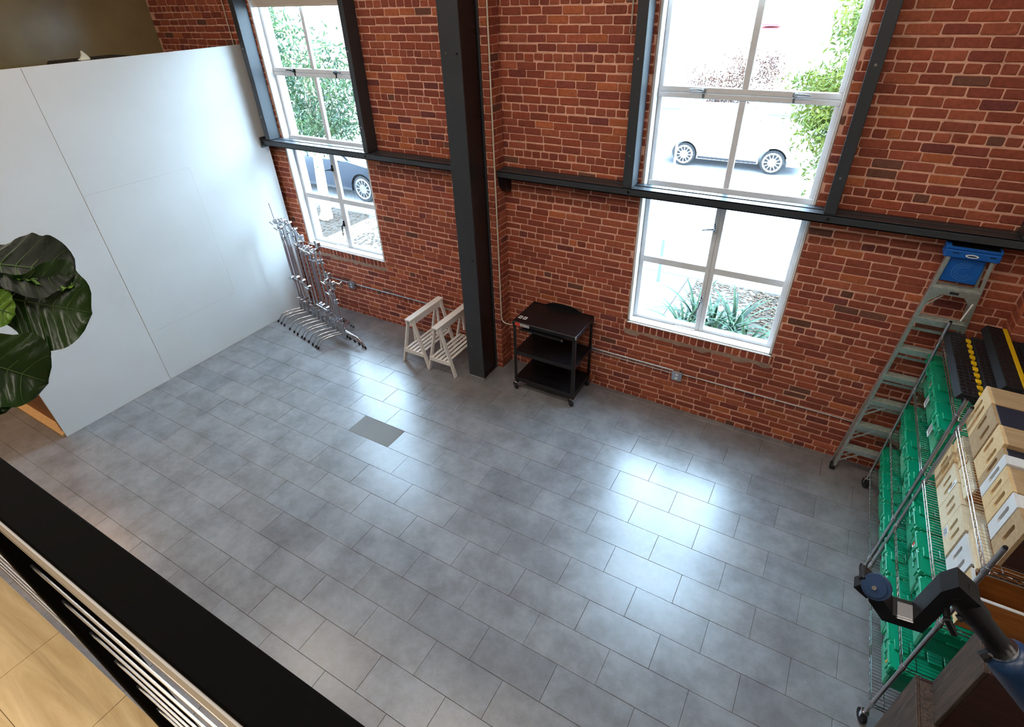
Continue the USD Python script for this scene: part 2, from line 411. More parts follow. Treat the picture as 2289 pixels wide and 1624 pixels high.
# bricks
brng = np.random.default_rng(5)
BR_COL = [srgb(164, 84, 62), srgb(156, 80, 60), srgb(170, 90, 66), srgb(150, 76, 58), srgb(176, 95, 68), srgb(160, 84, 64), srgb(148, 74, 60), srgb(168, 84, 60)]
def brick_tint():
    u = brng.random()
    if u < .016: c = srgb(122, 78, 64)
    elif u < .09: c = srgb(186, 102, 66)
    elif u < .12: c = srgb(130, 68, 62)
    else: c = BR_COL[brng.integers(len(BR_COL))]
    return np.array(c) * np.array([.86, .88, .88]) * (1 + .08 * brng.standard_normal())
def brick_front(a0, a1, z0, z1, face, depth, axis='y', sgn=-1, rough=1.0):
    """one worn brick whose face looks along sgn*axis at `face`; a runs along the wall"""
    w, h = a1 - a0, z1 - z0
    c = np.minimum(brng.uniform(.003, .011, 4) * rough, min(w, h) * .3); j = lambda: brng.normal(0, .0012) * rough
    pts = np.array([(a0 + c[0], z0 + j()), (a1 - c[1], z0 + j()), (a1 + j(), z0 + c[1]), (a1 + j(), z1 - c[2]),
                    (a1 - c[2], z1 + j()), (a0 + c[3], z1 + j()), (a0 + j(), z1 - c[3]), (a0 + j(), z0 + c[0])])
    ce = pts.mean(0); inn = ce + (pts - ce) * np.array([1 - .010 / w, 1 - .010 / h])
    fy = face + sgn * (.0015 + float(np.clip(brng.normal(0, .0018) * rough, -.0022, .004)))
    ring0 = np.c_[pts, np.full(8, fy - sgn * .004)]; ring1 = np.c_[inn, np.full(8, fy)]; back = np.c_[pts, np.full(8, face - sgn * depth)]
    cen = np.array([[ce[0], ce[1], fy + sgn * .0006]])
    V = np.vstack([back, ring0, ring1, cen]); Fc = []
    for k in range(8):
        n = (k + 1) % 8
        for b in (0, 8):
            Fc += [[b + k, b + n, b + 8 + n], [b + k, b + 8 + n, b + 8 + k]]
        Fc.append([16 + k, 16 + n, 24])
    Fc = np.array(Fc)
    if axis == 'y': V = np.c_[V[:, 0], V[:, 2], V[:, 1]]; Fc = Fc if sgn < 0 else Fc[:, ::-1]
    else: V = np.c_[V[:, 2], V[:, 0], V[:, 1]]; Fc = Fc[:, ::-1] if sgn < 0 else Fc
    return V, Fc
CP, CZ = 0.0761, -0.017
W1 = (-6.88, -5.325, 1.04, 4.95); W2 = (-1.655, -0.095, 1.03, 4.95)
ROW = 0.108
def cut(iv, holes):
    out = [iv]
    for h0, h1 in holes:
        nxt = []
        for a, b in out:
            if h1 <= a or h0 >= b: nxt.append((a, b))
            else:
                if h0 - a > .03: nxt.append((a, h0))
                if b - h1 > .03: nxt.append((h1, b))
        out = nxt
    return out
bricks = []     # (mesh, tint)
PIER = (-3.62, -3.235)
for i in range(0, 82):
    z0, z1 = CZ + i * CP, CZ + (i + 1) * CP
    head = i % 6 == 0
    zc = (z0 + z1) / 2
    holes = []
    for w in (W1, W2):
        if w[2] - ROW < zc < w[2] - .0: holes.append((w[0] - .03, w[1] + .03))
        elif w[2] <= zc < w[3]: holes.append((w[0], w[1]))
    holes.append((PIER[0] + .05, PIER[1] - .05))
    pitch = .1052 if head else .2118
    x = XL + brng.uniform(-.1, 0) + (0.106 if i % 2 else 0)
    edges = []
    while x < 1.62:
        p = pitch * (1 + .03 * brng.standard_normal()); edges.append((x, x + p)); x += p
    for e0, e1 in edges:
        for a, b in cut((max(e0, XL), min(e1, 1.56)), holes):
            if b - a < .035: continue
            sag = .004 * math.sin(a * 1.7 + i) + brng.normal(0, .0015)
            hz = .0060 if brng.random() > .1 else .0085
            bricks.append((brick_front(a + .0050, b - .0050, max(z0, -.005) + hz + sag, z1 - hz + sag, YW, .03), brick_tint()))
for w in (W1, W2):        # bricks on end under each window
    x = w[0] - .02
    while x < w[1] + .02:
        bricks.append((brick_front(x + .006, min(x + .069, w[1] + .03), w[2] - ROW + .004, w[2] - .006, YW, .03, rough=1.5), brick_tint() * np.array([.9, .82, .85])))
        x += .0752
    # reveals of the opening: brick ends up both sides
    for side, sg in ((w[0], 1), (w[1], -1)):
        for i in range(13, 66):
            z0 = CZ + i * CP
            if z0 < w[2] or z0 + CP > w[3]: continue
            bricks.append((brick_front(YW + .034, YW + .135, z0 + .006, z0 + CP - .006, side, .02, axis='x', sgn=sg), brick_tint()))
wall = Thing('wall_back', 'old red brick wall with pale mortar and a header course every sixth row', 'wall', kind='structure')
mort = MB()
zs = [-.1, W1[2] - .004, W1[3], ZC]
def slab(x0, x1, z0, z1): mort.add(box(x0, x1, YW + .0035, YW + .30, z0, z1))
xs = [XL - .3, W1[0] - .004, W1[1] + .004, W2[0] - .004, W2[1] + .004, 3.2]
slab(xs[0], xs[5], -.1, 1.026); slab(xs[0], xs[5], W1[3], ZC + .1)
for a, b in ((0, 1), (2, 3), (4, 5)): slab(xs[a], xs[b], 1.026, W1[3])
wall.part('mortar_bed', mort, 'mortar')
for w in (W1, W2):        # smeared cement under the bricks on end
    n = 24; xx = np.linspace(w[0] - .02, w[1] + .02, n); lo = w[2] - ROW - .045 + .012 * brng.standard_normal(n); hi = w[2] - ROW + .006 + .004 * brng.standard_normal(n)
    pts = [(a, b) for a, b in zip(xx, lo)] + [(a, b) for a, b in zip(xx[::-1], hi[::-1])]
    wall.part('cement_smear', extrude(pts, 1, YW - .004, YW + .02), 'concrete_patch')
areas = []
for k, (bm, t) in enumerate(bricks):
    v = bm[0][16:24]; q, d = proj(v)
    c = q.mean(0)
    ok = d.min() > .1 and -10 < c[0] < W + 10 and -10 < c[1] < H + 10
    x_, y_ = q[:, 0], q[:, 1]
    a = .5 * abs(np.dot(x_, np.roll(y_, -1)) - np.dot(y_, np.roll(x_, -1))) if ok else 0
    areas.append(a)
top = set(np.argsort(areas)[::-1][:300].tolist())
stuffb = MB()
for k, (bm, t) in enumerate(bricks):
    if k in top: wall.part('brick', bm, 'brick', tint=t)
    else: stuffb.add(bm, t)
wall.part('remaining_bricks', stuffb, 'brick', kind='stuff')
# brick piers standing out of the wall
def pier(n, x0, x1, y0, zmax, label, left=True):
    t = Thing('trim', label, 'brick pier', kind='structure')
    t.part('mortar_core', box(x0 + .004, x1 - .004, y0 + .004, YW + .05, -.05, zmax), 'mortar')
    more = MB()
    for i in range(0, int((zmax - CZ) / CP)):
        z0 = max(CZ + i * CP, -.004); z1 = CZ + (i + 1) * CP; tall = i % 2
        sp = x0 + (x1 - x0) * (.53 if tall else .29)
        sp2 = None if tall else x0 + (x1 - x0) * .80
        cutsx = [x0, sp, x1] if tall else [x0, sp, sp2, x1]
        ms = []
        for a, b in zip(cutsx[:-1], cutsx[1:]):
            ms.append((brick_front(a + (.0 if a == x0 else .004), b - (.0 if b == x1 else .004), z0 + .005, z1 - .005, y0, .02), brick_tint()))
        ys = [y0 + .003, y0 + (.10 if tall else .2), YW]
        for side, sg in ((x1, 1), (x0, -1)):
            for a, b in zip(ys[:-1], ys[1:]):
                if b - a > .03: ms.append((brick_front(a + .003, b - .004, z0 + .005, z1 - .005, side, .02, axis='x', sgn=sg), brick_tint()))
        for bm, tt in ms:
            c = bm[0][16:24].mean(0)
            if in_view(bm[0][16:24], 5) and (c[0] > x0 + .02 or n == 2) : t.part('brick', bm, 'brick', tint=tt)
            else: more.add(bm, tt)
    if more.n: t.part('hidden_bricks', more, 'brick', kind='stuff')
pier(1, PIER[0], PIER[1], 5.07, ZC, 'red brick pier behind the black steel column')
pier(2, 1.51, 1.90, 5.07, ZC, 'red brick pier at the right end of the brick wall')

single('wall_left', box(XL - .2, XL, -6.2, YW + .3, -.1, ZC), 'dark_wall', 'dark olive glossy side wall beyond the white partition', 'wall', kind='structure')
single('wall_right', box(3.0, 3.2, -6.2, YW + .3, -.1, ZC), 'plaster', 'unseen plain wall to the right of the shelves', 'wall', kind='structure')  # out of view, closes the room against outside light
single('wall_front', box(XL - .2, 3.2, -6.4, -6.2, -.1, ZC), 'plaster', 'unseen plain wall behind the mezzanine', 'wall', kind='structure')  # out of view, shuts off daylight behind the camera
single('ceiling', box(XL - .2, 3.2, -6.4, YW + .3, ZC, ZC + .2), 'ceiling_paint', 'unseen pale ceiling over the room, keeping out sun and sky', 'ceiling', kind='structure')  # out of view, blocks sun and sky and shades the pavement

# windows
GY = 5.455
def window(w, hand, label):
    x0, x1, zb = w[0], w[1], w[2]; zt = w[3]
    t = Thing('window', label, 'window', kind='structure')
    fr = MB(); yo, yi = 5.316, 5.52
    fr.add(cbox(x0, x0 + .028, yo, yi, zb, zt)).add(cbox(x1 - .028, x1, yo, yi, zb, zt)).add(cbox(x0, x1, yo, yi, zb - .01, zb + .02)).add(cbox(x0, x1, yo, yi, zt - .03, zt))
    t.part('frame', fr, 'frame_paint')
    sill = t.part('sill', cbox(x0, x1, 5.30, 5.60, zb - .012, zb + .004), 'frame_paint')
    a, b = x0 + .03, x1 - .03; mx = (a + b) / 2
    L = [zb + .022, 1.74, 1.81, 2.50, 2.62, 3.37, 3.46, zt - .04]
    s = MB(); y0, y1 = 5.43, 5.475
    # lower pair of casements
    for lo, hi in ((a, mx - .001), (mx + .001, b)):
        s.add(cbox(lo, lo + .045, y0, y1, L[0], L[3] + .02)).add(cbox(hi - .045, hi, y0, y1, L[0], L[3] + .02))
        s.add(cbox(lo + .045, hi - .045, y0, y1, L[0], L[0] + .035)).add(cbox(lo + .045, hi - .045, y0, y1, L[1], L[2])).add(cbox(lo + .045, hi - .045, y0, y1, L[3] - .015, L[3] + .02))
    t.part('lower_casement', s, 'frame_paint')
    s = MB()
    s.add(cbox(a, b, y0 - .012, y1, 2.545, 2.62)).add(cbox(a, a + .04, y0, y1, 2.62, 3.37)).add(cbox(b - .04, b, y0, y1, 2.62, 3.37)).add(cbox(mx - .028, mx + .028, y0, y1, 2.62, 3.37))
    t.part('fixed_light', s, 'frame_paint')
    t.part('transom', cbox(a, b, y0 - .010, y1, 3.37, 3.412), 'frame_paint')
    s = MB()
    s.add(cbox(a, b, y0 - .006, y1, 3.416, 3.462)).add(cbox(a, a + .04, y0, y1, 3.462, L[7])).add(cbox(b - .04, b, y0, y1, 3.462, L[7])).add(cbox(mx - .028, mx + .028, y0, y1, 3.462, L[7])).add(cbox(a, b, y0, y1, L[7] - .04, L[7] + .01))
    t.part('top_hung_sash', s, 'frame_paint')
    for lo, hi in ((a + .02, mx - .02), (mx + .02, b - .02)):
        for z0, z1 in ((L[0] + .02, L[1] + .02), (L[2] - .02, L[3]), (2.60, 3.385), (3.45, L[7] - .02)):
            t.part('glass_pane', box(lo, hi, GY - .002, GY + .002, z0, z1), 'glass')
    def latch(x, z, d, drop):
        h = MB(); h.add(cbox(x - .018, x + .018, 5.405, 5.432, z - .022, z + .022)).add(tube([(x, 5.40, z), (x, 5.385, z + .005), (x + d[0] * .5, 5.38, z + d[1] * .5 + .006), (x + d[0], 5.385, z + d[1])], [.011, .011, .008, .006], 8)).add(cbox(x - .012, x + .012, 5.415, 5.44, z + drop - .02, z + drop + .02))
        t.part('handle', h, hand, smooth=35)
    latch(mx - .34, 3.437, (-.12, .006), -.045); latch(mx + .40, 3.437, (.12, .004), -.045)
    latch(mx - .03, 1.42, (-.02, -.16), .04); latch(mx - .03, 2.22, (-.11, -.02), .04)
    t.part('weather_strip', cbox(mx - .26, mx - .035, 5.405, 5.43, zb + .004, zb + .03), 'frame_paint')
    return t
window(W1, 'black_plastic', 'tall grey-framed window beside the white partition, black handles')
window(W2, 'satin_steel', 'tall grey-framed window above the outlet, steel handles, agave outside')
for w, lab in ((W1, 'roller shade rolled up at the top of the window by the white partition'), (W2, 'roller shade rolled up at the top of the window above the agave')):
    t = Thing('roller_shade', lab, 'window shade', (w[0], 5.37, 4.14))
    t.part('fabric', box(.03, w[1] - w[0] - .03, -.002, .002, 0.0, .74), 'shade_fabric')
    t.part('hem_bar', cbox(.03, w[1] - w[0] - .03, -.012, .012, -.012, .016), 'shade_fabric')
    t.part('roller', tube([(.02, .0, .78), (w[1] - w[0] - .02, .0, .78)], .028, 14), 'shade_fabric', smooth=40)
def pull_cord(x, y, z0, z1, lab):
    pts = [(x - .004, y, z1), (x - .003, y, z0 + .1), (x - .012, y, z0 + .03), (x, y, z0), (x + .012, y, z0 + .03), (x + .004, y, z0 + .1), (x + .004, y, z1)]
    single('pull_cord', tube(pts, .0035, 6), 'cord', lab, 'cord', smooth=60)
pull_cord(-1.885, 5.285, 3.86, 4.9, 'looped pale pull cord hanging left of the steel-handled window')
pull_cord(-7.337, 5.285, 3.3, 4.9, 'looped pale pull cord hanging down behind the white partition')

# steel: column, beams, posts
t = Thing('steel_column', 'charcoal steel column in front of the brick pier', 'column', (-3.433, 4.9, 0))
t.part('front_flange', cbox(-.117, .117, -.17, -.152, 0.012, 6.18, .003), 'steel_paint')
t.part('rear_flange', cbox(-.117, .117, .152, .17, 0.012, 6.18, .003), 'steel_paint')
t.part('web', box(-.009, .009, -.152, .152, .012, 6.18), 'steel_paint')
t.part('side_plate', cbox(.088, .098, -.152, .152, .012, 6.18, .002), 'black_paint')
t.part('base_plate', cbox(-.125, .125, -.185, .18, 0.0, .014, .003), 'satin_steel')
for x, y, z, s in ((-.05, -.171, 3.746, 1), (.073, -.171, 3.744, 0), (.07, -.171, 1.669, 0), (-.039, -.171, .472, 1)):
    t.part('bolt', disc((x, y, z), (0, 1, 0), .009, .008, 10), 'satin_steel' if s else 'black_plastic')
BY0, BZ0, BZ1 = 5.12, 2.523, 2.60
def beam(x0, x1, lab, ends):
    t = Thing('steel_beam', lab, 'beam', (x0, 0, 0))
    L = x1 - x0
    t.part('front_channel', join(cbox(0, L, BY0, BY0 + .012, BZ0, BZ1, .002), cbox(0, L, BY0, BY0 + .10, BZ1 - .012, BZ1 - .001, .002), cbox(0, L, BY0, BY0 + .10, BZ0, BZ0 + .012, .002)), 'steel_paint')
    t.part('back_angle', join(cbox(0, L, BY0 + .108, YW, BZ1 - .006, BZ1 + .004, .002), cbox(0, L, YW - .012, YW, BZ0, BZ1 + .004, .002)), 'steel_paint')
    for x in ends: t.part('bolt', disc((x - x0, BY0 - .003, (BZ0 + BZ1) / 2), (0, 1, 0), .013, .012, 8), 'black_plastic')
    return t
b1 = beam(-7.075, -3.56, 'charcoal steel beam across the window by the white partition', (-7.05, -5.15))
b1.part('end_plate', cbox(-.02, 0, BY0 - .02, YW, BZ0 - .03, BZ1 + .03, .003), 'steel_paint')
b2 = beam(-3.225, 1.50, 'charcoal steel beam between the column and the right brick pier', (-1.72, .03))
b2.part('bracket', extrude([(BY0 + .02, BZ0), (YW - .002, BZ0), (YW - .002, BZ0 - .19), (BY0 + .10, BZ0 - .17), (BY0 + .04, BZ0 - .1)], 0, .0, .07), 'black_paint')
posts = [(-6.985, -6.90, 'charcoal steel post left of the window by the white partition'), (-5.165, -5.09, 'charcoal steel post right of the window by the white partition'),
         (-1.785, -1.69, 'charcoal steel post left of the window above the agave'), (-.018, .076, 'charcoal steel post right of the window above the agave'), (1.295, 1.385, 'charcoal steel post standing on the beam at the far right edge')]
for x0, x1, lab in posts:
    t = Thing('steel_post', lab, 'steel post', (x0, 5.12, BZ1))
    t.part('tube', cbox(0, x1 - x0, 0, .183, 0.004, 3.55, .004), 'steel_paint')
    for z in (.30, 1.10):
        t.part('bolt', disc(((x1 - x0) * .5, -.002, z), (0, 1, 0), .010, .010, 8), 'satin_steel')

# white partition
PY0, PYS, PY1, PZ = 1.42, 2.725, 5.225, 3.735
t = Thing('white_partition', 'tall white painted partition in two panels on a plywood backing', 'partition', (XP, 0, 0))
t.part('panel', box(-.006, 0, PY0, PYS - .002, .002, PZ), 'panel_white')
hz0, hz1, hy0, hy1 = .72, 2.49, PYS + .004, 4.0
big = MB(); a, b = PYS + .002, PY1; g = .0012
big.add(box(-.006, 0, hy1 + g, b, .002, PZ)).add(box(-.006, 0, a, hy1 + g, hz1 + g, PZ)).add(box(-.006, 0, a, hy1 + g, .002, hz0 - g))
t.part('panel', big, 'panel_white')
t.part('hatch', box(-.006, 0, hy0, hy1, hz0, hz1), 'panel_white', label='flush rectangular hatch outlined by a hairline gap')
t.part('plywood_backing', box(-.030, -.0065, PY0, PYS - .0025, .001, PZ - .004), 'ply_edge')
t.part('plywood_backing', box(-.030, -.0065, PYS + .0025, PY1, .001, PZ - .004), 'ply_edge')
t.part('top_trim', box(-.034, .0, PY0, PY1, PZ, PZ + .004), 'panel_white')
t.part('return_panel', box(-1.9, -.031, PY0 + .06, PY0 + .08, .001, PZ - .1), 'ply_brown')
t.part('bottom_plate', cbox(-1.9, -.031, PY0 - .03, PY0 + .06, 0.0, .04, .003), 'ply_edge')
t.part('stud', cbox(-.12, -.031, PY0 + .01, PY0 + .05, .04, PZ - .1, .003), 'ply_brown')

single('covered_stack', join(cbox(-8.9, -7.6, 3.0, 4.7, 0.0, 3.50, .05), cbox(-8.6, -7.7, 3.5, 4.4, 3.50, 3.68, .08)), 'dark_fabric', 'dark fabric-covered stack just showing above the white partition', 'covered stack')
pp = MB(); pp.add(cbox(-8.07, -8.0, 3.70, 3.80, 3.68, 3.70, .004)).add(extrude([(3.70, 3.69), (3.82, 3.69), (3.79, 3.74), (3.755, 3.78), (3.74, 3.73)], 0, -8.05, -8.02))
single('paper_scrap', pp, 'paper', 'small crumpled pale paper scrap on top of the dark covered stack', 'paper')

# mezzanine: floor, fascia, railing
MZ, ME = 2.69, 0.05
t = Thing('floor_mezzanine', 'pale oak plank floor of the mezzanine', 'floor', kind='structure')
t.part('slab', box(-7.0, 3.0, -6.2, ME - .03, 2.42, MZ - .014), 'black_paint')
prng = np.random.default_rng(3)
for r in range(8):
    y1 = ME - r * .19; y0 = y1 - .189
    x = -3.3 + prng.uniform(-.3, .3)
    cuts = [-7.0] + ([-1.0 - .29] if r == 0 else [x]) + [x + 1.9, 3.0]
    cuts = sorted(cuts)
    for a, b in zip(cuts[:-1], cuts[1:]):
        if b - a > .02: t.part('plank', cbox(a + .0006, b - .0006, y0, y1, MZ - .014, MZ, .0008), 'oak_floor')
t.part('far_planks', box(-7.0, 3.0, -6.2, ME - 8 * .19, MZ - .014, MZ - .0005), 'oak_floor')
t.part('fascia', box(-7.0, 3.0, ME - .03, ME - .001, 2.38, MZ - .001), 'rail_black')
t = Thing('guard_railing', 'black capped guard railing with steel rods at the mezzanine edge', 'railing', (0, .07, MZ))
RZ = 3.77 - MZ
t.part('top_rail', cbox(-7.0, 3.0, -.0225, .024, RZ - .006, RZ, .002), 'rail_black')
t.part('channel', cbox(-7.0, 3.0, -.0245, .020, RZ - .048, RZ - .007, .002), 'rail_channel', label='pale channel under the black cap')
for x in (-5.8, -3.4, -1.04, 1.35): t.part('post', cbox(x - .022, x + .022, -.025, .028, -.25, RZ - .048, .003), 'rail_black')
for k in range(9):
    z = RZ - .115 - k * .107
    t.part('rod', tube([(-7.0, -.008, z), (3.0, -.008, z)], .0023, 8), 'rod_steel', smooth=40)

# ------------------------------------------------------------------ wire shelving along the right, and what stands on it
def unit_matrix(a, b, lean):
    a, b = np.array([*a, 0.]), np.array([*b, 0.]); e = (b - a) / np.linalg.norm(b - a)
    w0 = np.cross(e, [0, 0, 1.]); n = np.array([0, 0, 1.]) * math.cos(lean) + w0 * math.sin(lean); w = w0 * math.cos(lean) - np.array([0, 0, 1.]) * math.sin(lean)
    M = np.eye(4); M[:3, 0] = w; M[:3, 1] = e; M[:3, 2] = n; M[:3, 3] = a
    return M                                       # local: x depth, y along from the near post, z up
UM = [unit_matrix((1.118, 2.585), (1.078, 3.80), math.radians(1.7)), unit_matrix((1.075, 3.86), (1.047, 5.0), math.radians(1.2))]
LEV = [[.245, .750, 1.247, 1.757], [.232, .732, 1.258, 1.785]]
SL, SD = 1.215, 0.60
def shelving(u, L, label):
    t = Thing('wire_shelving', label, 'wire shelf', mat=UM[u])
    for x in (.013, SD - .013):
        for y in (.013, L - .013):
            pst = MB(); pst.add(tube([(x, y, .125), (x, y, 1.925)], .0127, 12))
            for z in np.arange(.18, 1.92, .0254): pst.add(tube([(x, y, z - .0012), (x, y, z + .0012)], .0135, 10, caps=False))
            pp = t.part('post', pst, 'satin_steel', smooth=40); s = Sub(pp)
            s.part('post_cap', tube([(x, y, 1.92), (x, y, 1.932)], [.0132, .010], 12), 'black_plastic')
            cs = MB(); cs.add(disc((x, y, .052), (1, .3, 0), .05, .026, 18))
            s.part('caster_wheel', cs, 'rubber', smooth=40)
            s.part('caster_fork', join(bar((x - .018, y - .005, .055), (x - .018, y, .125), .004, .03), bar((x + .018, y + .005, .055), (x + .018, y, .125), .004, .03), cbox(x - .024, x + .024, y - .022, y + .022, .105, .122)), 'chrome')
    for z in LEV[u]:
        sh = MB()
        for x in (.004, SD - .004):
            sh.add(tube([(x, .02, z), (x, L - .02, z)], .0036, 6)).add(tube([(x, .02, z - .030), (x, L - .02, z - .030)], .0036, 6))
            n = int(L / .030); pts = [(x, .03 + (L - .06) * k / n, z - (.002 if k % 2 else .028)) for k in range(n + 1)]
            sh.add(tube(pts, .0022, 5))
        for y in (.004, L - .004):
            sh.add(tube([(.02, y, z), (SD - .02, y, z)], .0036, 6)).add(tube([(.02, y, z - .030), (SD - .02, y, z - .030)], .0036, 6))
            n = 18; sh.add(tube([(.03 + (SD - .06) * k / n, y, z - (.002 if k % 2 else .028)) for k in range(n + 1)], .0022, 5))
        for x in (.08, .30, .52): sh.add(tube([(x, .005, z - .006), (x, L - .005, z - .006)], .0030, 6))
        s = t.part('shelf', sh, 'chrome')
        wires = MB()
        for y in np.arange(.03, L - .02, .0245): wires.add(tube([(.002, y, z + .0022), (SD - .002, y, z + .0022)], .0017, 4))
        Sub(s).part('cross_wires', wires, 'chrome', kind='stuff')
        for x in (.013, SD - .013):
            for y in (.013, L - .013): Sub(s).part('collar', tube([(x, y, z - .034), (x, y, z + .008)], [.019, .016], 12), 'satin_steel')
    return t
shelving(0, SL, 'nearer chrome wire shelving unit holding green totes and wooden boxes')
shelving(1, 1.14, 'farther chrome wire shelving unit beside the ladder, cable ramps on top')
def at(u, x, y, z, rz=0.0):
    M = np.eye(4); M[:3, :3] = Rot.from_euler('z', rz).as_matrix(); M[:3, 3] = (x, y, z + .004)
    return UM[u] @ M

# green totes: local x depth (0 = front of the rim), y width, z up
TWX, TWY, TWZ = .53, .372, .30
def tapered(x0, x1, y0, y1, z0, z1, t, c=.012):
    lo = cbox(x0, x1, y0, y1, z0, z1, c); v, f = lo
    k = (z1 - v[:, 2:3]) / (z1 - z0); cx, cy = (x0 + x1) / 2, (y0 + y1) / 2
    v[:, 0] += (cx - v[:, 0]) * k[:, 0] * t / ((x1 - x0) / 2); v[:, 1] += (cy - v[:, 1]) * k[:, 0] * t / ((y1 - y0) / 2)
    return v, f
def make_tote(label, group, M):
    t = Thing('storage_tote', label, 'storage tote', mat=M, group=group)
    t.part('body', tapered(.03, TWX - .03, .02, TWY - .02, 0, .19, .022), 'tote_green')
    rim = MB(); rim.add(cbox(.012, TWX - .012, .006, TWY - .006, .178, .268, .008)).add(cbox(0, TWX, 0, TWY, .250, .272, .006))
    for y in (.05, TWY - .05): rim.add(cbox(.004, .02, y - .012, y + .012, .185, .255, .003))
    rim.add(cbox(.004, .016, .11, TWY - .11, .182, .196, .003))
    rim.add(cbox(.15, TWX - .15, -.004, .008, .186, .20, .003))
    t.part('rim', rim, 'tote_green')
    for s in (0, 1):
        y0, y1 = (.004, TWY / 2) if s == 0 else (TWY / 2, TWY - .004)
        lid = MB(); lid.add(cbox(.004, TWX - .004, y0, y1 - .001, .272, .284, .004))
        for k in range(5):
            xa = .03 + k * (TWX - .06) / 5; xb = xa + (TWX - .06) / 5 - .012
            if k % 2 == s: lid.add(cbox(xa, xb, (TWY / 2 - .05 if s == 0 else TWY / 2 - .03), (TWY / 2 + .03 if s == 0 else TWY / 2 + .05), .284, .297, .003))
        ye = .0 if s == 0 else TWY
        for k in range(6):
            xa = .03 + k * .08; lid.add(cbox(xa, xa + .05, ye - .006, ye + .006, .262, .284, .003))
        lid.add(cbox(-.004, .01, y0 + .02, y1 - .02, .262, .286, .003))
        t.part('lid_flap', lid, 'tote_green')
    t.part('latch', join(cbox(-.006, .004, .13, .16, .215, .268, .002), cbox(-.006, .004, TWY - .16, TWY - .13, .215, .268, .002)), 'tote_green')
    return t
totes = [(0, .125, 0, 'green storage tote nearest the foreground on the bottom shelf of the nearer unit', 'o'), (0, .512, 0, 'green storage tote in the middle of the bottom shelf of the nearer unit', 'o'), (0, .90, 0, 'green storage tote at the far end of the bottom shelf of the nearer unit', ''),
         (0, .135, 1, 'green storage tote nearest the foreground on the second shelf, below the white box', ''), (0, .532, 1, 'green storage tote with an oval label, middle of the second shelf of the nearer unit', 'r'), (0, .928, 1, 'green storage tote at the far end of the second shelf of the nearer unit', ''),
         (1, .03, 0, 'green storage tote nearest the middle posts on the bottom shelf of the farther unit', ''), (1, .42, 0, 'green storage tote in the middle of the bottom shelf of the farther unit', ''), (1, .80, 0, 'green storage tote near the brick wall on the bottom shelf of the farther unit', ''),
         (1, .05, 1, 'green storage tote behind the twin posts on the second shelf of the farther unit', ''), (1, .445, 1, 'green storage tote in the middle of the second shelf of the farther unit', 's'), (1, .83, 1, 'green storage tote near the brick wall on the second shelf of the farther unit', ''),
         (1, .155, 2, 'green storage tote with paper label nearest the twin posts, under the cable ramps', 'l'), (1, .545, 2, 'green storage tote with paper label in the middle, under the cable ramps', 'lr'), (1, .93, 2, 'green storage tote with paper label farthest along, under the cable ramps', 'l')]
t0 = None
for u, y, lv, lab, marks in totes:
    M = at(u, .012, y, LEV[u][lv], rng.normal(0, .008))
    if t0 is None: t0 = tt = make_tote(lab, 'green totes on the wire shelves', M)
    else: tt = copy_of(t0, 'storage_tote', lab, mat=M)
    R_ = np.eye(4)
    def sticker(name, mesh, mat, l, cat): 
        e = Thing(name, l, cat, mat=M)
        e.part('paper', mesh, mat); return e
    short = lab.split(',')[0].replace('green storage tote', 'tote').replace(' of the nearer unit', ', nearer unit').replace(' of the farther unit', ', farther unit').replace('nearest the foreground', 'nearest')
    if 'l' in marks:
        e = sticker('paper_label', box(.021, .024, .20, .27, .055, .165), 'label_white', 'white paper label on the ' + short.replace(' with paper label', ''), 'label')
        for k in range(4): e.part('print_line', box(.0202, .0212, .21 + .014 * k, .216 + .014 * k, .07, .15), 'label_black')
    if 'r' in marks:
        ov = [(.30 + .026 * math.cos(a), .222 + .036 * math.sin(a)) for a in np.linspace(0, 2 * PI, 20, endpoint=False)]
        e = sticker('oval_label', extrude(ov, 0, .0085, .0125), 'label_white', 'white oval label with a red centre on the ' + short.replace(' with an oval label', '').replace(' with paper label', ''), 'label')
        e.part('red_print', extrude([(.30 + .014 * math.cos(a), .222 + .022 * math.sin(a)) for a in np.linspace(0, 2 * PI, 16, endpoint=False)], 0, .0078, .0088), 'label_red')
    if 'o' in marks: sticker('orange_label', box(.008, .0125, .075, .09, .198, .245), 'label_orange', 'small orange label on the ' + short, 'label')
    if 's' in marks:
        ov = [(.20 + .022 * math.cos(a), .20 + .034 * math.sin(a)) for a in np.linspace(0, 2 * PI, 20, endpoint=False)]
        sticker('oval_label', extrude(ov, 0, .008, .0125), 'label_white', 'small pale oval label on the ' + short, 'label')

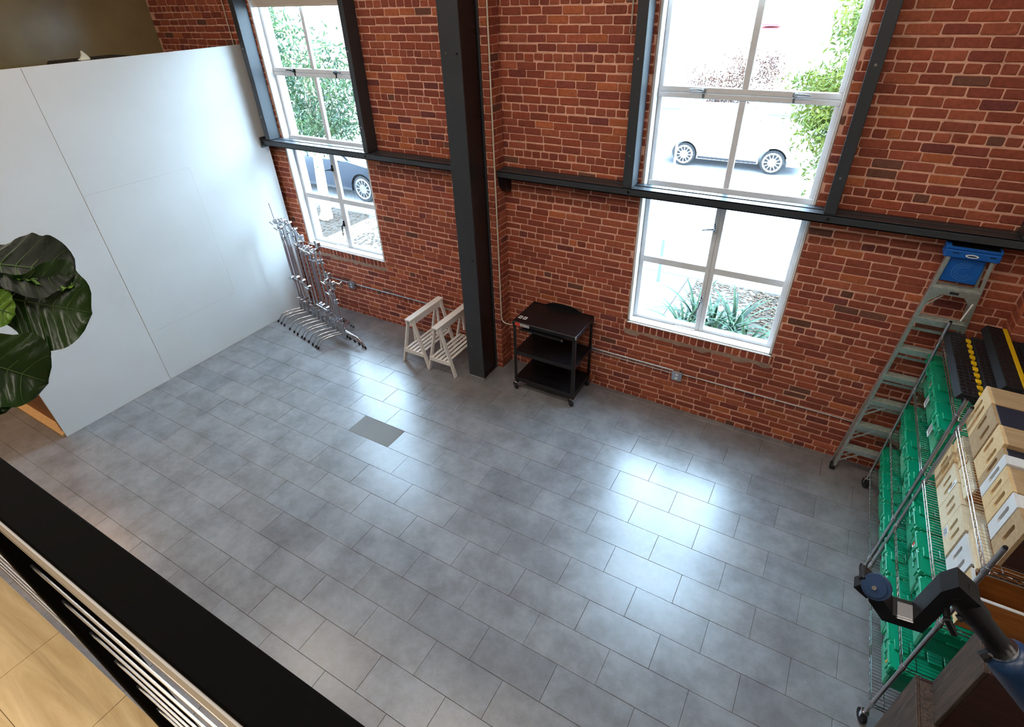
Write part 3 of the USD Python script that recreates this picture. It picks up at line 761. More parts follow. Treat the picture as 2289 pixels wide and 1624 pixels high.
# apple boxes: local x depth, y width, z up; front and back panel with hand slots
from shapely.geometry import Polygon as Poly, box as sbox
def slot_shape(cy, cz, h, w=.030):
    return Poly([(cy - w / 2, cz - h / 2), (cy + w / 2, cz - h / 2), (cy + w / 2, cz + h / 2), (cy - w / 2, cz + h / 2)]).buffer(-.012).buffer(.0119, quad_segs=4).union(Poly([(cy - w / 2 + .004, cz - h / 2 + .012), (cy + w / 2 - .004, cz - h / 2 + .012), (cy + w / 2 - .004, cz + h / 2 - .012), (cy - w / 2 + .004, cz + h / 2 - .012)]))
def make_apple(label, w, h, d, slots, mats, M, seam=None):
    t = Thing('apple_box', label, 'wooden box', mat=M, group=None)
    body, side, face = mats
    e = .018
    pan = sbox(.0, 0, w, h)
    for s in slots: pan = pan.difference(slot_shape(s, h * .55, .115))
    t.part('front_panel', extrude(pan, 0, 0, e), face)
    t.part('back_panel', box(d - e, d, 0, w, 0, h), face)
    t.part('top_panel', cbox(e, d - e, 0, w, h - .016, h, .003), side)
    t.part('bottom_panel', cbox(e, d - e, 0, w, 0, .016, .003), side)
    t.part('side_panel', cbox(e, d - e, 0, .016, .016, h - .016, .002), side)
    t.part('side_panel', cbox(e, d - e, w - .016, w, .016, h - .016, .002), side)
    if seam: t.part('inner_wall', box(e, d - e, seam - .006, seam + .006, .016, h - .016), side)
    return t
ZT = LEV[0][3]; Z3 = LEV[0][2]
top_row = [(1.105, .195, .290, [.062, .132], ('birch', 'tan_wood', 'birch'), 'pale wooden apple box with two hand slots at the far end of the top shelf', .05),
           (.895, .205, .288, [.068, .170], ('tan_wood', 'navy_paint', 'tan_wood'), 'grey-brown apple box with a dark navy top, second from far end', .05),
           (.692, .180, .300, [.040, .140], ('birch', 'tan_wood', 'birch'), 'pale two-slot apple box with a brown top, third from the far end', .05),
           (.630, .058, .275, [.032], ('tan_wood', 'navy_paint', 'tan_wood'), 'thin brown apple box with a near-black top beside the stencilled white one', .05),
           (.547, .080, .275, [.040], ('white_wood', 'white_wood', 'white_wood'), 'white apple box with black stencilled letters on its top', .05),
           (.443, .096, .262, [.048], ('birch', 'tan_wood', 'birch'), 'narrow wooden apple box right after the stencilled white one, worn top', .05),
           (.340, .100, .262, [.052], ('birch', 'tan_wood', 'birch'), 'narrow wooden apple box just before the plain white one on the top shelf', .05),
           (.222, .108, .262, [.055], ('white_wood', 'white_wood', 'white_wood'), 'plain white apple box with one hand slot near the front end of the top shelf', .05),
           (.050, .160, .275, [.090], ('tan_wood', 'dark_wood', 'tan_wood'), 'wooden apple box with one hand slot, shaded sides painted dark, nearest on top shelf', .05)]  # last box: shadow on its near side is put into the side colour
for y, w, h, sl, mats, lab, x in top_row: make_apple(lab, w, h, .50, sl, mats, at(0, x, y, ZT))
t = Thing('stencil_lettering', 'black stencilled letters on the white apple box top', 'lettering', mat=at(0, .05, .547, ZT))
tv, tf = vf(meshkit.text_mesh('POSSE', .030, .0012, True))
t.part('letters', (np.c_[.12 + tv[:, 0] * 1.0, .022 + tv[:, 1], .2752 + tv[:, 2]], tf), 'label_black')
third = [(1.135, .195, .272, [.060, .132], ('maple', 'maple', 'birch'), 'pale apple box with two hand slots at the far end of the third shelf'),
         (.938, .193, .268, [.055, .128], ('maple', 'maple', 'maple'), 'cream two-slot apple box with a blue-white sticker, second along the third shelf'),
         (.738, .196, .264, [.058, .130], ('maple', 'maple', 'maple'), 'cream two-slot apple box in the middle of the third shelf'),
         (.520, .214, .262, [.066, .142], ('maple', 'maple', 'maple'), 'cream two-slot apple box with a pale printed sticker at its foot, third shelf'),
         (.262, .230, .262, [.070, .170], ('white_wood', 'dark_wood', 'white_wood'), 'white-faced apple box with two dark hand slots on the third shelf')]
for y, w, h, sl, mats, lab in third: make_apple(lab, w, h, .48, sl, mats, at(0, .07, y, Z3))
e = Thing('sticker', 'pale blue sticker with fine print on the second apple box of the third shelf', 'label', mat=at(0, .07, .938, Z3))
e.part('paper', box(-.0015, -.0002, .006, .036, .15, .262), 'label_white'); e.part('print', box(-.0022, -.0014, .018, .021, .17, .24), 'slate_blue'); e.part('print', box(-.0022, -.0014, .026, .028, .18, .235), 'slate_blue')
e = Thing('sticker', 'pale printed sticker at the foot of the fourth apple box of the third shelf', 'label', mat=at(0, .07, .520, Z3))
e.part('paper', box(-.0015, -.0002, .135, .205, .02, .075), 'label_white')
for k in range(4): e.part('print', box(-.0022, -.0014, .142, .198, .028 + k * .011, .032 + k * .011), 'slate_blue')
# thin boxes lying on the row
def flat_box(y, w, z, th, x, mats, lab, d=.46, holes=True):
    t = Thing('pancake_box', lab, 'thin wooden box', mat=at(0, x, y, z), group=None)
    pan = sbox(0, 0, w, th)
    if holes and th > .035:
        for q in (.35, .65): pan = pan.difference(Poly([(w * q + .007 * math.cos(a), th * .5 + .007 * math.sin(a)) for a in np.linspace(0, 2 * PI, 10, endpoint=False)]))
    t.part('front_strip', extrude(pan, 0, 0, .012), mats[0]); t.part('board', cbox(.012, d, .0, w, 0, th, .002), mats[1])
Z4 = Z3 + .274
flat_box(1.065, .28, Z4, .050, .085, ('birch', 'amber_wood'), 'thin wooden box with two holes lying on the farthest boxes of the third shelf')
flat_box(1.085, .26, Z4 + .052, .022, .105, ('maple', 'maple'), 'thin plain board on the holed box at the far end of the third shelf')
flat_box(.775, .275, Z4, .048, .085, ('maple', 'amber_wood'), 'lower thin box with two holes on the middle boxes of the third shelf')
flat_box(.785, .275, Z4 + .050, .046, .105, ('maple', 'amber_wood'), 'upper thin box with two holes on the middle boxes of the third shelf')
for k, wd in enumerate(('lowest', 'second', 'third', 'topmost')):
    flat_box(.215 + .004 * k, .285, Z4 - .008 + k * .0245, .0225, .08 + .012 * k, ('maple', 'amber_wood'), '%s of four thin boards stacked at the near end of the third shelf' % wd)
# open crate at the near end of the third shelf
t = Thing('open_crate', 'open amber wooden crate with a pale rim at the near end of the third shelf', 'crate', mat=at(0, .07, .030, Z3))
for a in (box(0, .48, 0, .016, 0, .25), box(0, .48, .194, .21, 0, .25), box(.464, .48, .016, .194, 0, .25)): t.part('side', a, 'amber_wood')
t.part('front', box(-.001, .016, 0, .21, 0, .25), 'birch'); t.part('floor', box(.016, .464, .016, .194, 0, .014), 'amber_wood')
t.part('rim', join(box(0, .48, -.001, .017, .25, .256), box(0, .48, .193, .211, .25, .256), box(-.002, .017, .017, .193, .25, .256), box(.463, .481, .017, .193, .25, .256)), 'white_wood')

# cable ramps on the top of the farther unit
def cable_ramp(x, y, z, w, h, L, yel, lab, tilt=0.0, dashed=False):
    M = at(1, x, y, z); R3 = np.eye(4); R3[:3, :3] = Rot.from_euler('y', tilt).as_matrix()
    t = Thing('cable_ramp', lab, 'cable ramp', mat=M @ R3)
    t.part('body', extrude([(0, 0), (w, 0), (w * .86, h), (w * .14, h)], 1, 0, L), 'rubber')
    tr = MB()
    for k in range(int(L / .045)):
        yy = .01 + k * .045
        for a, b in ((.18, .36), (.40, .58), (.62, .80)): tr.add(cbox(w * a, w * b, yy, yy + .026, h, h + .003, .001))
    t.part('treads', tr, 'black_paint')
    if yel:
        lid = MB(); a, b = yel
        if dashed:
            for k in range(int(L / .085)): t.part('lid_tab', cbox(w * a, w * b, .02 + k * .085, .065 + k * .085, h * .7, h + .006, .002), 'yellow_plastic')
        else: t.part('lid', cbox(w * a, w * b, .0, L, h * .6, h + .007, .003), 'yellow_plastic')
    t.part('end_connector', join(cbox(w * .25, w * .40, -.03, .0, 0, h * .7, .003), cbox(w * .6, w * .75, -.03, 0, 0, h * .7, .003)), 'black_plastic')
ZR = LEV[1][3]
cable_ramp(.012, .22, ZR, .155, .05, .92, (.80, 1.02), 'black cable ramp with yellow tabs along its edge, nearest the room', dashed=True)
cable_ramp(.165, .17, ZR, .15, .055, .94, None, 'all black cable ramp second from the room on the top shelf')
cable_ramp(.255, .36, ZR + .06, .15, .05, .90, (.82, 1.02), 'black cable ramp with a solid yellow strip lying over its neighbours', tilt=.06)
cable_ramp(.40, .27, ZR + .01, .16, .05, .90, (.84, 1.0), 'black cable ramp with a yellow strip third from the room')
cable_ramp(.475, .24, ZR + .065, .15, .045, .86, (.62, 1.0), 'black cable ramp with a broad orange-yellow lid farthest to the right', dashed=True)

# ladder folded against the wall
t = Thing('step_ladder', 'folded aluminium step ladder with a blue top leaning on the brick wall', 'ladder', (1.06, 5.10, 0))
LZ = 2.43
def rail_x(z): return .298 - .062 * z
for s in (-1, 1):
    t.part('front_rail', join(bar((s * (rail_x(0) - .012), .0, .02), (s * (rail_x(LZ) - .012), .0, LZ), .026, .004, (0, 1, 0), .001), bar((s * (rail_x(0)), .035, .02), (s * (rail_x(LZ)), .035, LZ), .004, .07, (0, 1, 0), .001)), 'aluminium')
    t.part('rear_rail', bar((s * (rail_x(0) + .005), .12, .02), (s * (rail_x(LZ) - .03), .09, LZ - .08), .022, .026, (0, 1, 0), .002), 'aluminium')
    t.part('foot', cbox(s * rail_x(0) - .024, s * rail_x(0) + .024, -.012, .075, 0, .05, .006), 'rubber')
for z in (.331, .639, .951, 1.248, 1.551, 1.862, 2.160):
    w = rail_x(z) - .005
    st = MB(); st.add(cbox(-w, w, -.002, .078, z - .004, z, .001)).add(cbox(-w, w, -.004, .0, z - .055, z, .001)).add(cbox(-w, w, .074, .078, z - .04, z, .001))
    for k in range(5): st.add(box(-w, w, .008 + k * .014, .014 + k * .014, z, z + .003))
    t.part('step', st, 'aluminium')
for z in (.49, .80, 1.10, 1.40, 1.70):
    t.part('rear_rung', cbox(-rail_x(z) + .01, rail_x(z) - .01, .108, .118, z - .014, z + .014, .002), 'aluminium')
for z in (.331, .639, .951):
    for s in (-1, 1):
        for dy in (.0, .07): t.part('knee_brace', bar((s * (rail_x(z) - .01), dy + .002, z - .19), (s * (rail_x(z) - .15), dy + .002, z - .055), .016, .003, (0, 1, 0), .001), 'aluminium')
z = 2.160; w = rail_x(z)
t.part('top_bracket', join(extrude([(-w, z - .01), (w, z - .01), (w, z - .24), (w - .02, z - .24), (w - .035, z - .13), (w - .09, z - .065), (-w + .09, z - .065), (-w + .03, z - .13), (-w + .02, z - .16), (-w, z - .16)], 1, -.008, -.004), bar((-w + .02, -.012, z - .17), (-w + .10, -.012, z - .07), .012, .004, (0, 1, 0), .001)), 'aluminium')
t.part('spec_plate', box(-.03, .03, -.0105, -.008, z - .05, z - .03), 'label_black')
t.part('spreader_arm', bar((w - .045, -.012, z - .26), (w - .02, -.012, z - .10), .012, .006, (0, 1, 0)), 'label_white')
t.part('pail_shelf', cbox(-.135, .105, .012, .03, 2.205, 2.405, .006), 'blue_plastic')
sc = MB()
for r_ in (.075, .058, .040):
    a = np.linspace(.4 + r_ * 9, 5.6 + r_ * 4, 26)
    sc.add(tube([(-.005 + r_ * math.cos(q), .0115, 2.30 + r_ * .95 * math.sin(q)) for q in a], .0016, 4))
t.part('scuff_rings', sc, 'scuff')
t.part('top_cap', join(cbox(-.182, .172, -.03, .10, 2.415, 2.475, .008), cbox(-.182, .172, -.02, .10, 2.475, 2.505, .006)), 'blue_plastic')
t.part('tool_tray', box(-.15, .15, -.022, .07, 2.5055, 2.507), 'black_plastic')
t.part('tool_slots', join(box(-.13, -.09, -.031, -.029, 2.452, 2.458), box(.10, .14, -.031, -.029, 2.452, 2.458)), 'black_plastic')
ov = [(-.005 + .042 * math.cos(a), 2.444 + .014 * math.sin(a)) for a in np.linspace(0, 2 * PI, 24, endpoint=False)]
t.part('oval_badge', extrude(ov, 1, -.0325, -.030), 'label_white')
t.part('badge_print', extrude([(-.005 + .030 * math.cos(a), 2.444 + .006 * math.sin(a)) for a in np.linspace(0, 2 * PI, 18, endpoint=False)], 1, -.0335, -.0325), 'slate_blue')

# worn dark crates in front of the shelving
def crate(x0, x1, y0, y1, z0, z1, lab):
    t = Thing('wooden_crate', lab, 'crate', (x0, y0, z0))
    w, d, h = x1 - x0, y1 - y0, z1 - z0
    t.part('front_board', cbox(0, .02, .0, d, 0, h, .004), 'worn_wood'); t.part('near_board', cbox(.02, w, 0, .02, 0, h, .004), 'dark_wood')
    t.part('far_board', cbox(.02, w, d - .02, d, 0, h, .003), 'dark_wood'); t.part('back_board', cbox(w - .02, w, .02, d - .02, 0, h, .003), 'dark_wood')
    t.part('lid', cbox(.02, w - .02, .02, d - .02, h - .02, h - .002, .003), 'worn_wood'); t.part('bottom', cbox(.02, w - .02, .02, d - .02, 0, .02, .003), 'dark_wood')
    t.part('edge_trim', join(cbox(-.003, .006, -.003, .006, 0, h, .002), cbox(-.003, .006, 0, d, h - .005, h + .003, .002)), 'worn_wood', label='worn edges')
crate(1.150, 1.80, 2.03, 2.445, 0.0, .925, 'scuffed dark wooden crate standing on the floor, lower of two')
crate(1.228, 1.80, 2.19, 2.44, .928, 1.50, 'scuffed dark wooden crate on top of the lower one, bottom right')

# camera stand: black arm with a stepped bracket, on its own column at the right
S0 = .605
def sp(x, z, y=2.15): return np.array([x, y, z - CAM_Z]) * S0 + [0, 0, CAM_Z]
def sbar(t, name, pts, w, d, mat):
    for a, b in zip(pts[:-1], pts[1:]): pass
    mbs = [bar(sp(*a), sp(*b), w * S0, d * S0, (0, 1, 0), .006) for a, b in zip(pts[:-1], pts[1:])]
    t.part(name, join(*mbs), mat)
t = Thing('camera_stand', 'tall camera stand with a black stepped arm and round blue dial, bottom right', 'camera stand')
from shapely.geometry import LineString
def plate(pts, w, y0, y1):
    q = [sp(x, z)[[0, 2]] for x, z in pts]
    return extrude(LineString(q).buffer(w * S0 / 2, cap_style=2, join_style=2, mitre_limit=2.5), 1, CAM_Y + y0 * S0, CAM_Y + y1 * S0)
CAM_Y = 2.15 * S0
t.part('bracket', plate([(.690, 1.800), (.765, 1.715), (.880, 1.732), (.905, 2.00), (.925, 2.035), (1.0, 1.985)], .062, -.055, .055), 'black_plastic')
t.part('bracket_top_plate', bar(sp(.79, 1.752, 2.095), sp(.852, 1.762, 2.095), .012, .004, (0, 1, 0), .001), 'satin_steel')
t.part('bracket_lip', bar(sp(.79, 1.753, 2.13), sp(.855, 1.764, 2.13), .06, .006, (0, 0, 1), .002), 'satin_steel', label='pale grey top of the bracket')
d = sp(.668, 1.886, 2.10)
nrm = np.array([-.35, -.75, .55])
t.part('dial', join(disc(d, nrm, .060 * S0, .03 * S0, 24), disc(d + nrm * .012, nrm, .046 * S0, .012, 24)), 'slate_blue', smooth=40)
t.part('dial_screw', disc(d + nrm * .024, nrm, .010 * S0, .012, 10), 'satin_steel')
t.part('quick_clamp', join(bar(sp(.62, 1.845), sp(.69, 1.80), .10 * S0, .07 * S0, (0, 1, 0)), bar(sp(.60, 1.895), sp(.655, 1.86), .03 * S0, .08 * S0, (0, 1, 0))), 'black_paint')
t.part('arm_joint', tube([sp(.935, 2.0), sp(1.05, 1.885)], .056 * S0, 22), 'black_plastic', smooth=40)
t.part('joint_ring', tube([sp(.929, 2.006), sp(.935, 2.0)], .058 * S0, 22), 'black_paint', smooth=40)
t.part('arm_tube', tube([sp(1.04, 1.893), sp(1.75, 1.20)], .048 * S0, 22), 'black_plastic', smooth=40)
t.part('arm_sleeve', tube([sp(1.205, 1.735), sp(1.22, 1.72), sp(1.24, 1.70), sp(1.60, 1.35)], [.060 * S0, .086 * S0, .094 * S0, .094 * S0], 24), 'slate_blue', smooth=50)
t.part('sleeve_collar', tube([sp(1.190, 1.750), sp(1.204, 1.736)], .062 * S0, 24), 'chrome', smooth=40)
t.part('lock_lever', join(bar(sp(.925, 1.915, 2.05), sp(.985, 1.83, 2.05), .028 * S0, .02 * S0, (0, 1, 0)), disc(sp(.928, 1.912, 2.10), (0, 1, 0), .014 * S0, .10 * S0, 10)), 'black_paint')
t.part('lock_knob', disc(sp(1.160, 1.690, 2.13), (-.5, -.3, -.5), .026 * S0, .05 * S0, 8), 'rubber'); t.part('lock_knob', disc(sp(1.0, 1.88, 2.12), (-.5, -.3, -.5), .018 * S0, .04 * S0, 8), 'rubber')
top = sp(1.72, 1.22)
t.part('column', tube([top + [0, 0, .1], [top[0], top[1], .06]], .035, 16), 'black_paint', smooth=40)
for a in range(3):
    an = a * 2 * PI / 3 + .2
    t.part('leg', bar((top[0], top[1], .12), (top[0] + .4 * math.cos(an), top[1] + .4 * math.sin(an), .02), .04, .035), 'black_paint')

# ------------------------------------------------------------------ along the brick wall
# steel cart
t = Thing('utility_cart', 'black steel cart with three shelves on casters beside the brick pier', 'cart', (-2.455, 5.01, 0))
CW, CD = .405, .255
for sx in (-1, 1):
    for sy in (-1, 1):
        p_ = t.part('leg', join(cbox(min(sx * CW, sx * (CW - .038)), max(sx * CW, sx * (CW - .038)), sy * CD - .002 if sy > 0 else -CD, sy * CD if sy > 0 else -CD + .003, .10, 1.0, .001),
                                cbox(min(sx * CW, sx * (CW - .003)), max(sx * CW, sx * (CW - .003)), min(sy * CD, sy * (CD - .038)), max(sy * CD, sy * (CD - .038)), .10, 1.0, .001)), 'black_paint')
        cx_, cy_ = sx * (CW - .018), sy * (CD - .018)
        s = Sub(p_)
        s.part('caster_wheel', disc((cx_ - .012, cy_ - .01, .047), (.55, .8, 0), .047, .026, 22), 'rubber', smooth=40)
        s.part('caster_fork', join(bar((cx_ + .012, cy_ - .022, .045), (cx_ + .008, cy_ - .02, .105), .026, .004, (.55, .8, 0)), bar((cx_ - .03, cy_ + .006, .045), (cx_ - .01, cy_ + .008, .105), .026, .004, (.55, .8, 0)), cbox(cx_ - .024, cx_ + .024, cy_ - .024, cy_ + .024, .095, .105, .002), disc((cx_ - .012, cy_ - .01, .047), (.55, .8, 0), .012, .044, 10)), 'chrome')
def tray(z, lip_up):
    m_ = MB(); m_.add(cbox(-CW + .004, CW - .004, -CD + .004, CD - .004, z - .003, z, .001))
    a, b = (z - .003, z + .02) if lip_up else (z - .045, z - .003)
    m_.add(cbox(-CW + .004, CW - .004, -CD + .003, -CD + .006, z - .045, z, .001)).add(cbox(-CW + .004, CW - .004, CD - .006, CD - .003, z - .045, z, .001))
    m_.add(cbox(-CW + .003, -CW + .006, -CD + .004, CD - .004, z - .045, z, .001)).add(cbox(CW - .006, CW - .003, -CD + .004, CD - .004, z - .045, z, .001))
    return m_
t.part('shelf', tray(.175, 0), 'black_paint'); t.part('shelf', tray(.575, 0), 'black_paint')
t.part('top', join(cbox(-CW - .006, CW + .006, -CD - .006, CD + .006, .995, 1.003, .003), cbox(-CW - .006, CW + .006, -CD - .006, -CD + .0, .945, .998, .003), cbox(-CW - .006, -CW, -CD, CD, .945, .998, .002), cbox(CW, CW + .006, -CD, CD, .945, .998, .002)), 'black_paint')
arch = [(-CW, 1.0)] + [(x, 1.0 + (.012 if abs(x) > .22 else .012 + .055 * math.sqrt(max(0, 1 - (x / .22) ** 2)))) for x in np.linspace(-CW, CW, 31)] + [(CW, 1.0)]
t.part('back_lip', extrude(arch, 1, CD, CD + .005), 'black_paint')
t.part('pull_out_tray', join(cbox(-.28, .24, -CD - .03, CD - .1, .925, .935, .002), tube([(-.30, -CD - .035, .93), (.24, -CD - .035, .93)], .010, 8)), 'black_paint')
t.part('tray_bracket', tube([(.245, -CD - .036, .915), (.262, -CD - .036, .93), (.245, -CD - .036, .945)], .006, 6), 'satin_steel')
for k in range(2):
    x = -.385 + k * .062
    st_ = t.part('sticker', box(x, x + .045, -.175, -.115, 1.0032, 1.0042), 'label_white'); s = Sub(st_)
    for q in range(3): s.part('print', box(x + .006 + q * .012, x + .013 + q * .012, -.165, -.128, 1.0042, 1.0047), 'label_black')
fy = -CD - .0075
t.part('brand_plate', box(-.375, -.31, fy - .0015, fy + .001, .952, .994), 'label_red')
t.part('brand_plate', box(-.308, -.185, fy - .0015, fy + .001, .955, .988), 'label_white')
tv, tf = vf(meshkit.text_mesh('MASTER', .020, .0008, True)); sx_ = .112 / np.ptp(tv[:, 0])
t.part('lettering', (np.c_[-.303 + tv[:, 0] * sx_, fy - .0016 - tv[:, 2], .962 + tv[:, 1]], tf[:, ::-1]), 'label_black')
t.part('corner_tip', cbox(CW - .002, CW + .008, -CD - .009, -CD + .004, .965, 1.004, .002), 'aluminium')

# conduits and outlet boxes
def conduit(pts, r, lab, straps=(), mat='galvanised'):
    t = Thing('electrical_conduit', lab, 'conduit')
    t.part('pipe', tube(pts, r, 10), mat, smooth=50)
    for s_ in straps: t.part('strap', s_, 'galvanised')
def elbow(c, a0, a1, r, ax, n=6): return [np.array(c) + r * (math.cos(a) * np.array(ax[0]) + math.sin(a) * np.array(ax[1])) for a in np.linspace(a0, a1, n)]
CY = YW - .016
conduit([(-3.206, 5.30 - .25, 6.0), (-3.206, 5.05, 3.0), (-3.206, 5.05, .80)] + [(-3.206 + .07 - .07 * math.cos(a), 5.05, .80 - .07 * math.sin(a)) for a in np.linspace(.25, PI / 2, 6)] + [(-3.09, 5.07, .715), (-3.03, 5.20, .69), (-2.97, CY, .66), (-2.90, CY, .62)], .0085, 'thin vertical conduit running down the brick pier beside the column',
        [cbox(-3.222, -3.190, 5.045, 5.072, zz - .01, zz + .01, .002) for zz in (3.60, 2.0)], 'cord')
conduit([(-2.96, CY, .548), (-1.03, CY, .545)], .0125, 'thick horizontal conduit on the wall between the cart and the outlet box', [join(cbox(-2.08, -2.05, CY - .012, YW, .51, .58, .002))])
conduit([(-2.96, CY + .006, .505), (-1.03, CY + .006, .497)], .006, 'thin conduit just under the thick one between the cart and the outlet box')
conduit([(-.945, CY, .522), (.3, CY, .518), (1.49, CY, .512)], .007, 'thin conduit running right from the outlet box behind the ladder')
conduit([(-6.95, CY, .538), (-6.10, CY, .528)], .0105, 'conduit behind the chrome stands left of the outlet box')
conduit([(-6.0, CY, .528), (-5.0, CY, .535), (-3.64, CY, .538)], .0105, 'conduit running behind the white trestles to the column')
def outlet(x, z, lab):
    t = Thing('outlet_box', lab, 'outlet box', (x, YW, z))
    t.part('box', cbox(-.055, .055, -.062, 0, -.055, .055, .006), 'galvanised')
    pl = Poly([(-.057, -.045), (-.045, -.057), (.045, -.057), (.057, -.045), (.057, .045), (.045, .057), (-.045, .057), (-.057, .045)])
    t.part('cover', extrude(pl, 1, -.066, -.062), 'satin_steel')
    for dz in (-.022, .022):
        s_ = Sub(t.part('socket', extrude([(.017 * math.cos(a), dz + .015 * math.sin(a)) for a in np.linspace(0, 2 * PI, 16, endpoint=False)], 1, -.069, -.066), 'label_white'))
        s_.part('slots', join(box(-.008, -.005, -.0697, -.069, dz - .005, dz + .006), box(.005, .008, -.0697, -.069, dz - .005, dz + .006)), 'label_black')
    t.part('knockout', join(disc((.03, -.03, .0545), (0, 0, 1), .012, .004, 12), disc((.0545, -.03, .0), (1, 0, 0), .012, .004, 12)), 'black_plastic')
outlet(-.985, .505, 'galvanised outlet box below the window above the agave')
outlet(-6.06, .522, 'galvanised outlet box right of the chrome stands')

# nested chrome stands
def make_stand(top, kind, label, loc, group):
    t = Thing('lighting_stand', label, 'lighting stand', loc, group)
    feet = [(-.214, -.343), (.404, -.012), (-.190, .358)]
    for i, (fx, fy_) in enumerate(feet):
        r = math.hypot(fx, fy_); d = np.array([fx / r, fy_ / r]); z = .150 + .020 * i
        prof = [(0.015, z), (.13, z), (.23, z - .006), (.285, z - .022), (.325, z * .72), (.365, z * .42), (r, .008)]
        p_ = t.part('leg', tube([(d[0] * a, d[1] * a, b) for a, b in prof], .0118, 8), 'chrome', smooth=50)
        Sub(p_).part('foot', tube([(d[0] * (r - .014), d[1] * (r - .014), .036), (d[0] * (r + .004), d[1] * (r + .004), .0)], .0145, 8), 'rubber', smooth=40)
    t.part('hub', join(tube([(0, 0, .105), (0, 0, .305)], .024, 12), tube([(0, 0, .13), (0, 0, .23)], .032, 12)), 'satin_steel', smooth=40)
    knob = lambda z, a: join(disc((.045 * math.cos(a), .045 * math.sin(a), z), (math.cos(a), math.sin(a), 0), .009, .06, 8), bar((.072 * math.cos(a) - .022 * math.sin(a), .072 * math.sin(a) + .022 * math.cos(a), z), (.072 * math.cos(a) + .022 * math.sin(a), .072 * math.sin(a) - .022 * math.cos(a), z), .012, .014))
    h1_, h2_ = .36, top - .17
    t.part('lower_column', tube([(0, 0, .30), (0, 0, h1_)], .0175, 10), 'chrome', smooth=40)
    t.part('middle_column', tube([(0, 0, h1_), (0, 0, h2_)], .0150, 10), 'chrome', smooth=40)
    t.part('upper_column', tube([(0, 0, h2_), (0, 0, top)], .0125, 10), 'chrome', smooth=40)
    for z, a in ((h1_, -.8), (h2_, -.5)):
        c_ = t.part('clamp_collar', tube([(0, 0, z - .03), (0, 0, z + .03)], .024, 10), 'satin_steel', smooth=40); Sub(c_).part('knob', knob(z, a), 'chrome')
    # grip head and folded arm
    g_ = t.part('grip_head', join(disc((0, -.03, top + .01), (0, 1, 0), .034, .018, 16), disc((0, -.056, top + .01), (0, 1, 0), .034, .018, 16), disc((0, .0, top + .005), (0, 1, 0), .018, .06, 10)), 'chrome', smooth=40)
    Sub(g_).part('tee_handle', join(disc((0, -.09, top + .01), (0, 1, 0), .008, .06, 8), bar((-.035, -.118, top + .025), (.035, -.118, top - .005), .014, .016)), 'satin_steel')
    if kind == 'arm':
        t.part('grip_arm', tube([(.030, -.043, top + .05), (.034, -.04, top - .92)], .0078, 8), 'chrome', smooth=40)
        h_ = t.part('arm_head', join(disc((.034, -.05, top - .86), (0, 1, 0), .032, .034, 14), disc((.034, -.075, top - .86), (0, 1, 0), .026, .01, 14)), 'chrome', smooth=40)
        Sub(h_).part('tee_handle', bar((.0, -.10, top - .85), (.07, -.10, top - .87), .014, .016), 'satin_steel')
    else:
        t.part('grip_arm', tube([(-.032, -.043, top + .02), (-.03, -.043, top - .62)], .0078, 8), 'chrome', smooth=40)
        t.part('clamp_jaw', join(cbox(-.03, .03, -.02, .03, top + .02, top + .055, .006), cbox(.012, .03, -.02, .03, top + .05, top + .11, .005), bar((-.02, .0, top + .05), (-.045, .0, top + .12), .02, .025)), 'satin_steel')
    return t
sx_list = [-7.030, -6.935, -6.840, -6.672, -6.542, -6.440, -6.315, -6.243, -6.122, -6.010, -5.918, -5.859]
kinds = [(1.56, 'arm'), (1.50, 'clamp'), (1.62, 'arm'), (1.62, 'arm'), (1.56, 'arm'), (1.40, 'clamp'), (1.36, 'arm'), (1.36, 'arm'), (1.36, 'arm'), (1.40, 'clamp'), (.98, 'clamp'), (.84, 'clamp')]
ordn = ['first', 'second', 'third', 'fourth', 'fifth', 'sixth', 'seventh', 'eighth', 'ninth', 'tenth', 'eleventh', 'twelfth']
protos = {}
for i, (fx, (h_, k_)) in enumerate(zip(sx_list, kinds)):
    loc = (fx + .214, 4.217 + .343 + (fx + 5.859) * -.230, 0)
    lab = '%s chrome lighting stand, the %s in the nested row counted from the white partition' % ('short' if h_ < 1 else 'tall', ordn[i])
    if i == 0: lab = 'tall chrome lighting stand at the partition end of the nested row'
    if i == 11: lab = 'shortest chrome lighting stand, at the front end of the nested row'
    key = (h_, k_)
    if key not in protos: protos[key] = make_stand(h_, k_, lab, loc, 'nested chrome lighting stands')
    else: copy_of(protos[key], 'lighting_stand', lab, loc)
single('spigot_rod', tube([(-6.83, 4.79, 1.58), (-6.84, 4.78, 1.84)], .006, 8), 'satin_steel', 'thin upright rod above the stands beside the white partition', 'rod', smooth=40)
t = Thing('plate_arm', 'short chrome arm with a flat end plate sticking out of the nested stands', 'clamp arm', (-5.71, 4.56, .93))
t.part('arm', tube([(0, 0, 0), (.08, .03, .015), (.165, .06, .0)], .014, 10), 'chrome', smooth=40); t.part('plate', disc((.175, .064, 0), (1, .35, 0), .042, .012, 6), 'satin_steel'); t.part('joint', disc((.06, .022, .012), (0, 1, 0), .03, .04, 14), 'chrome', smooth=40)

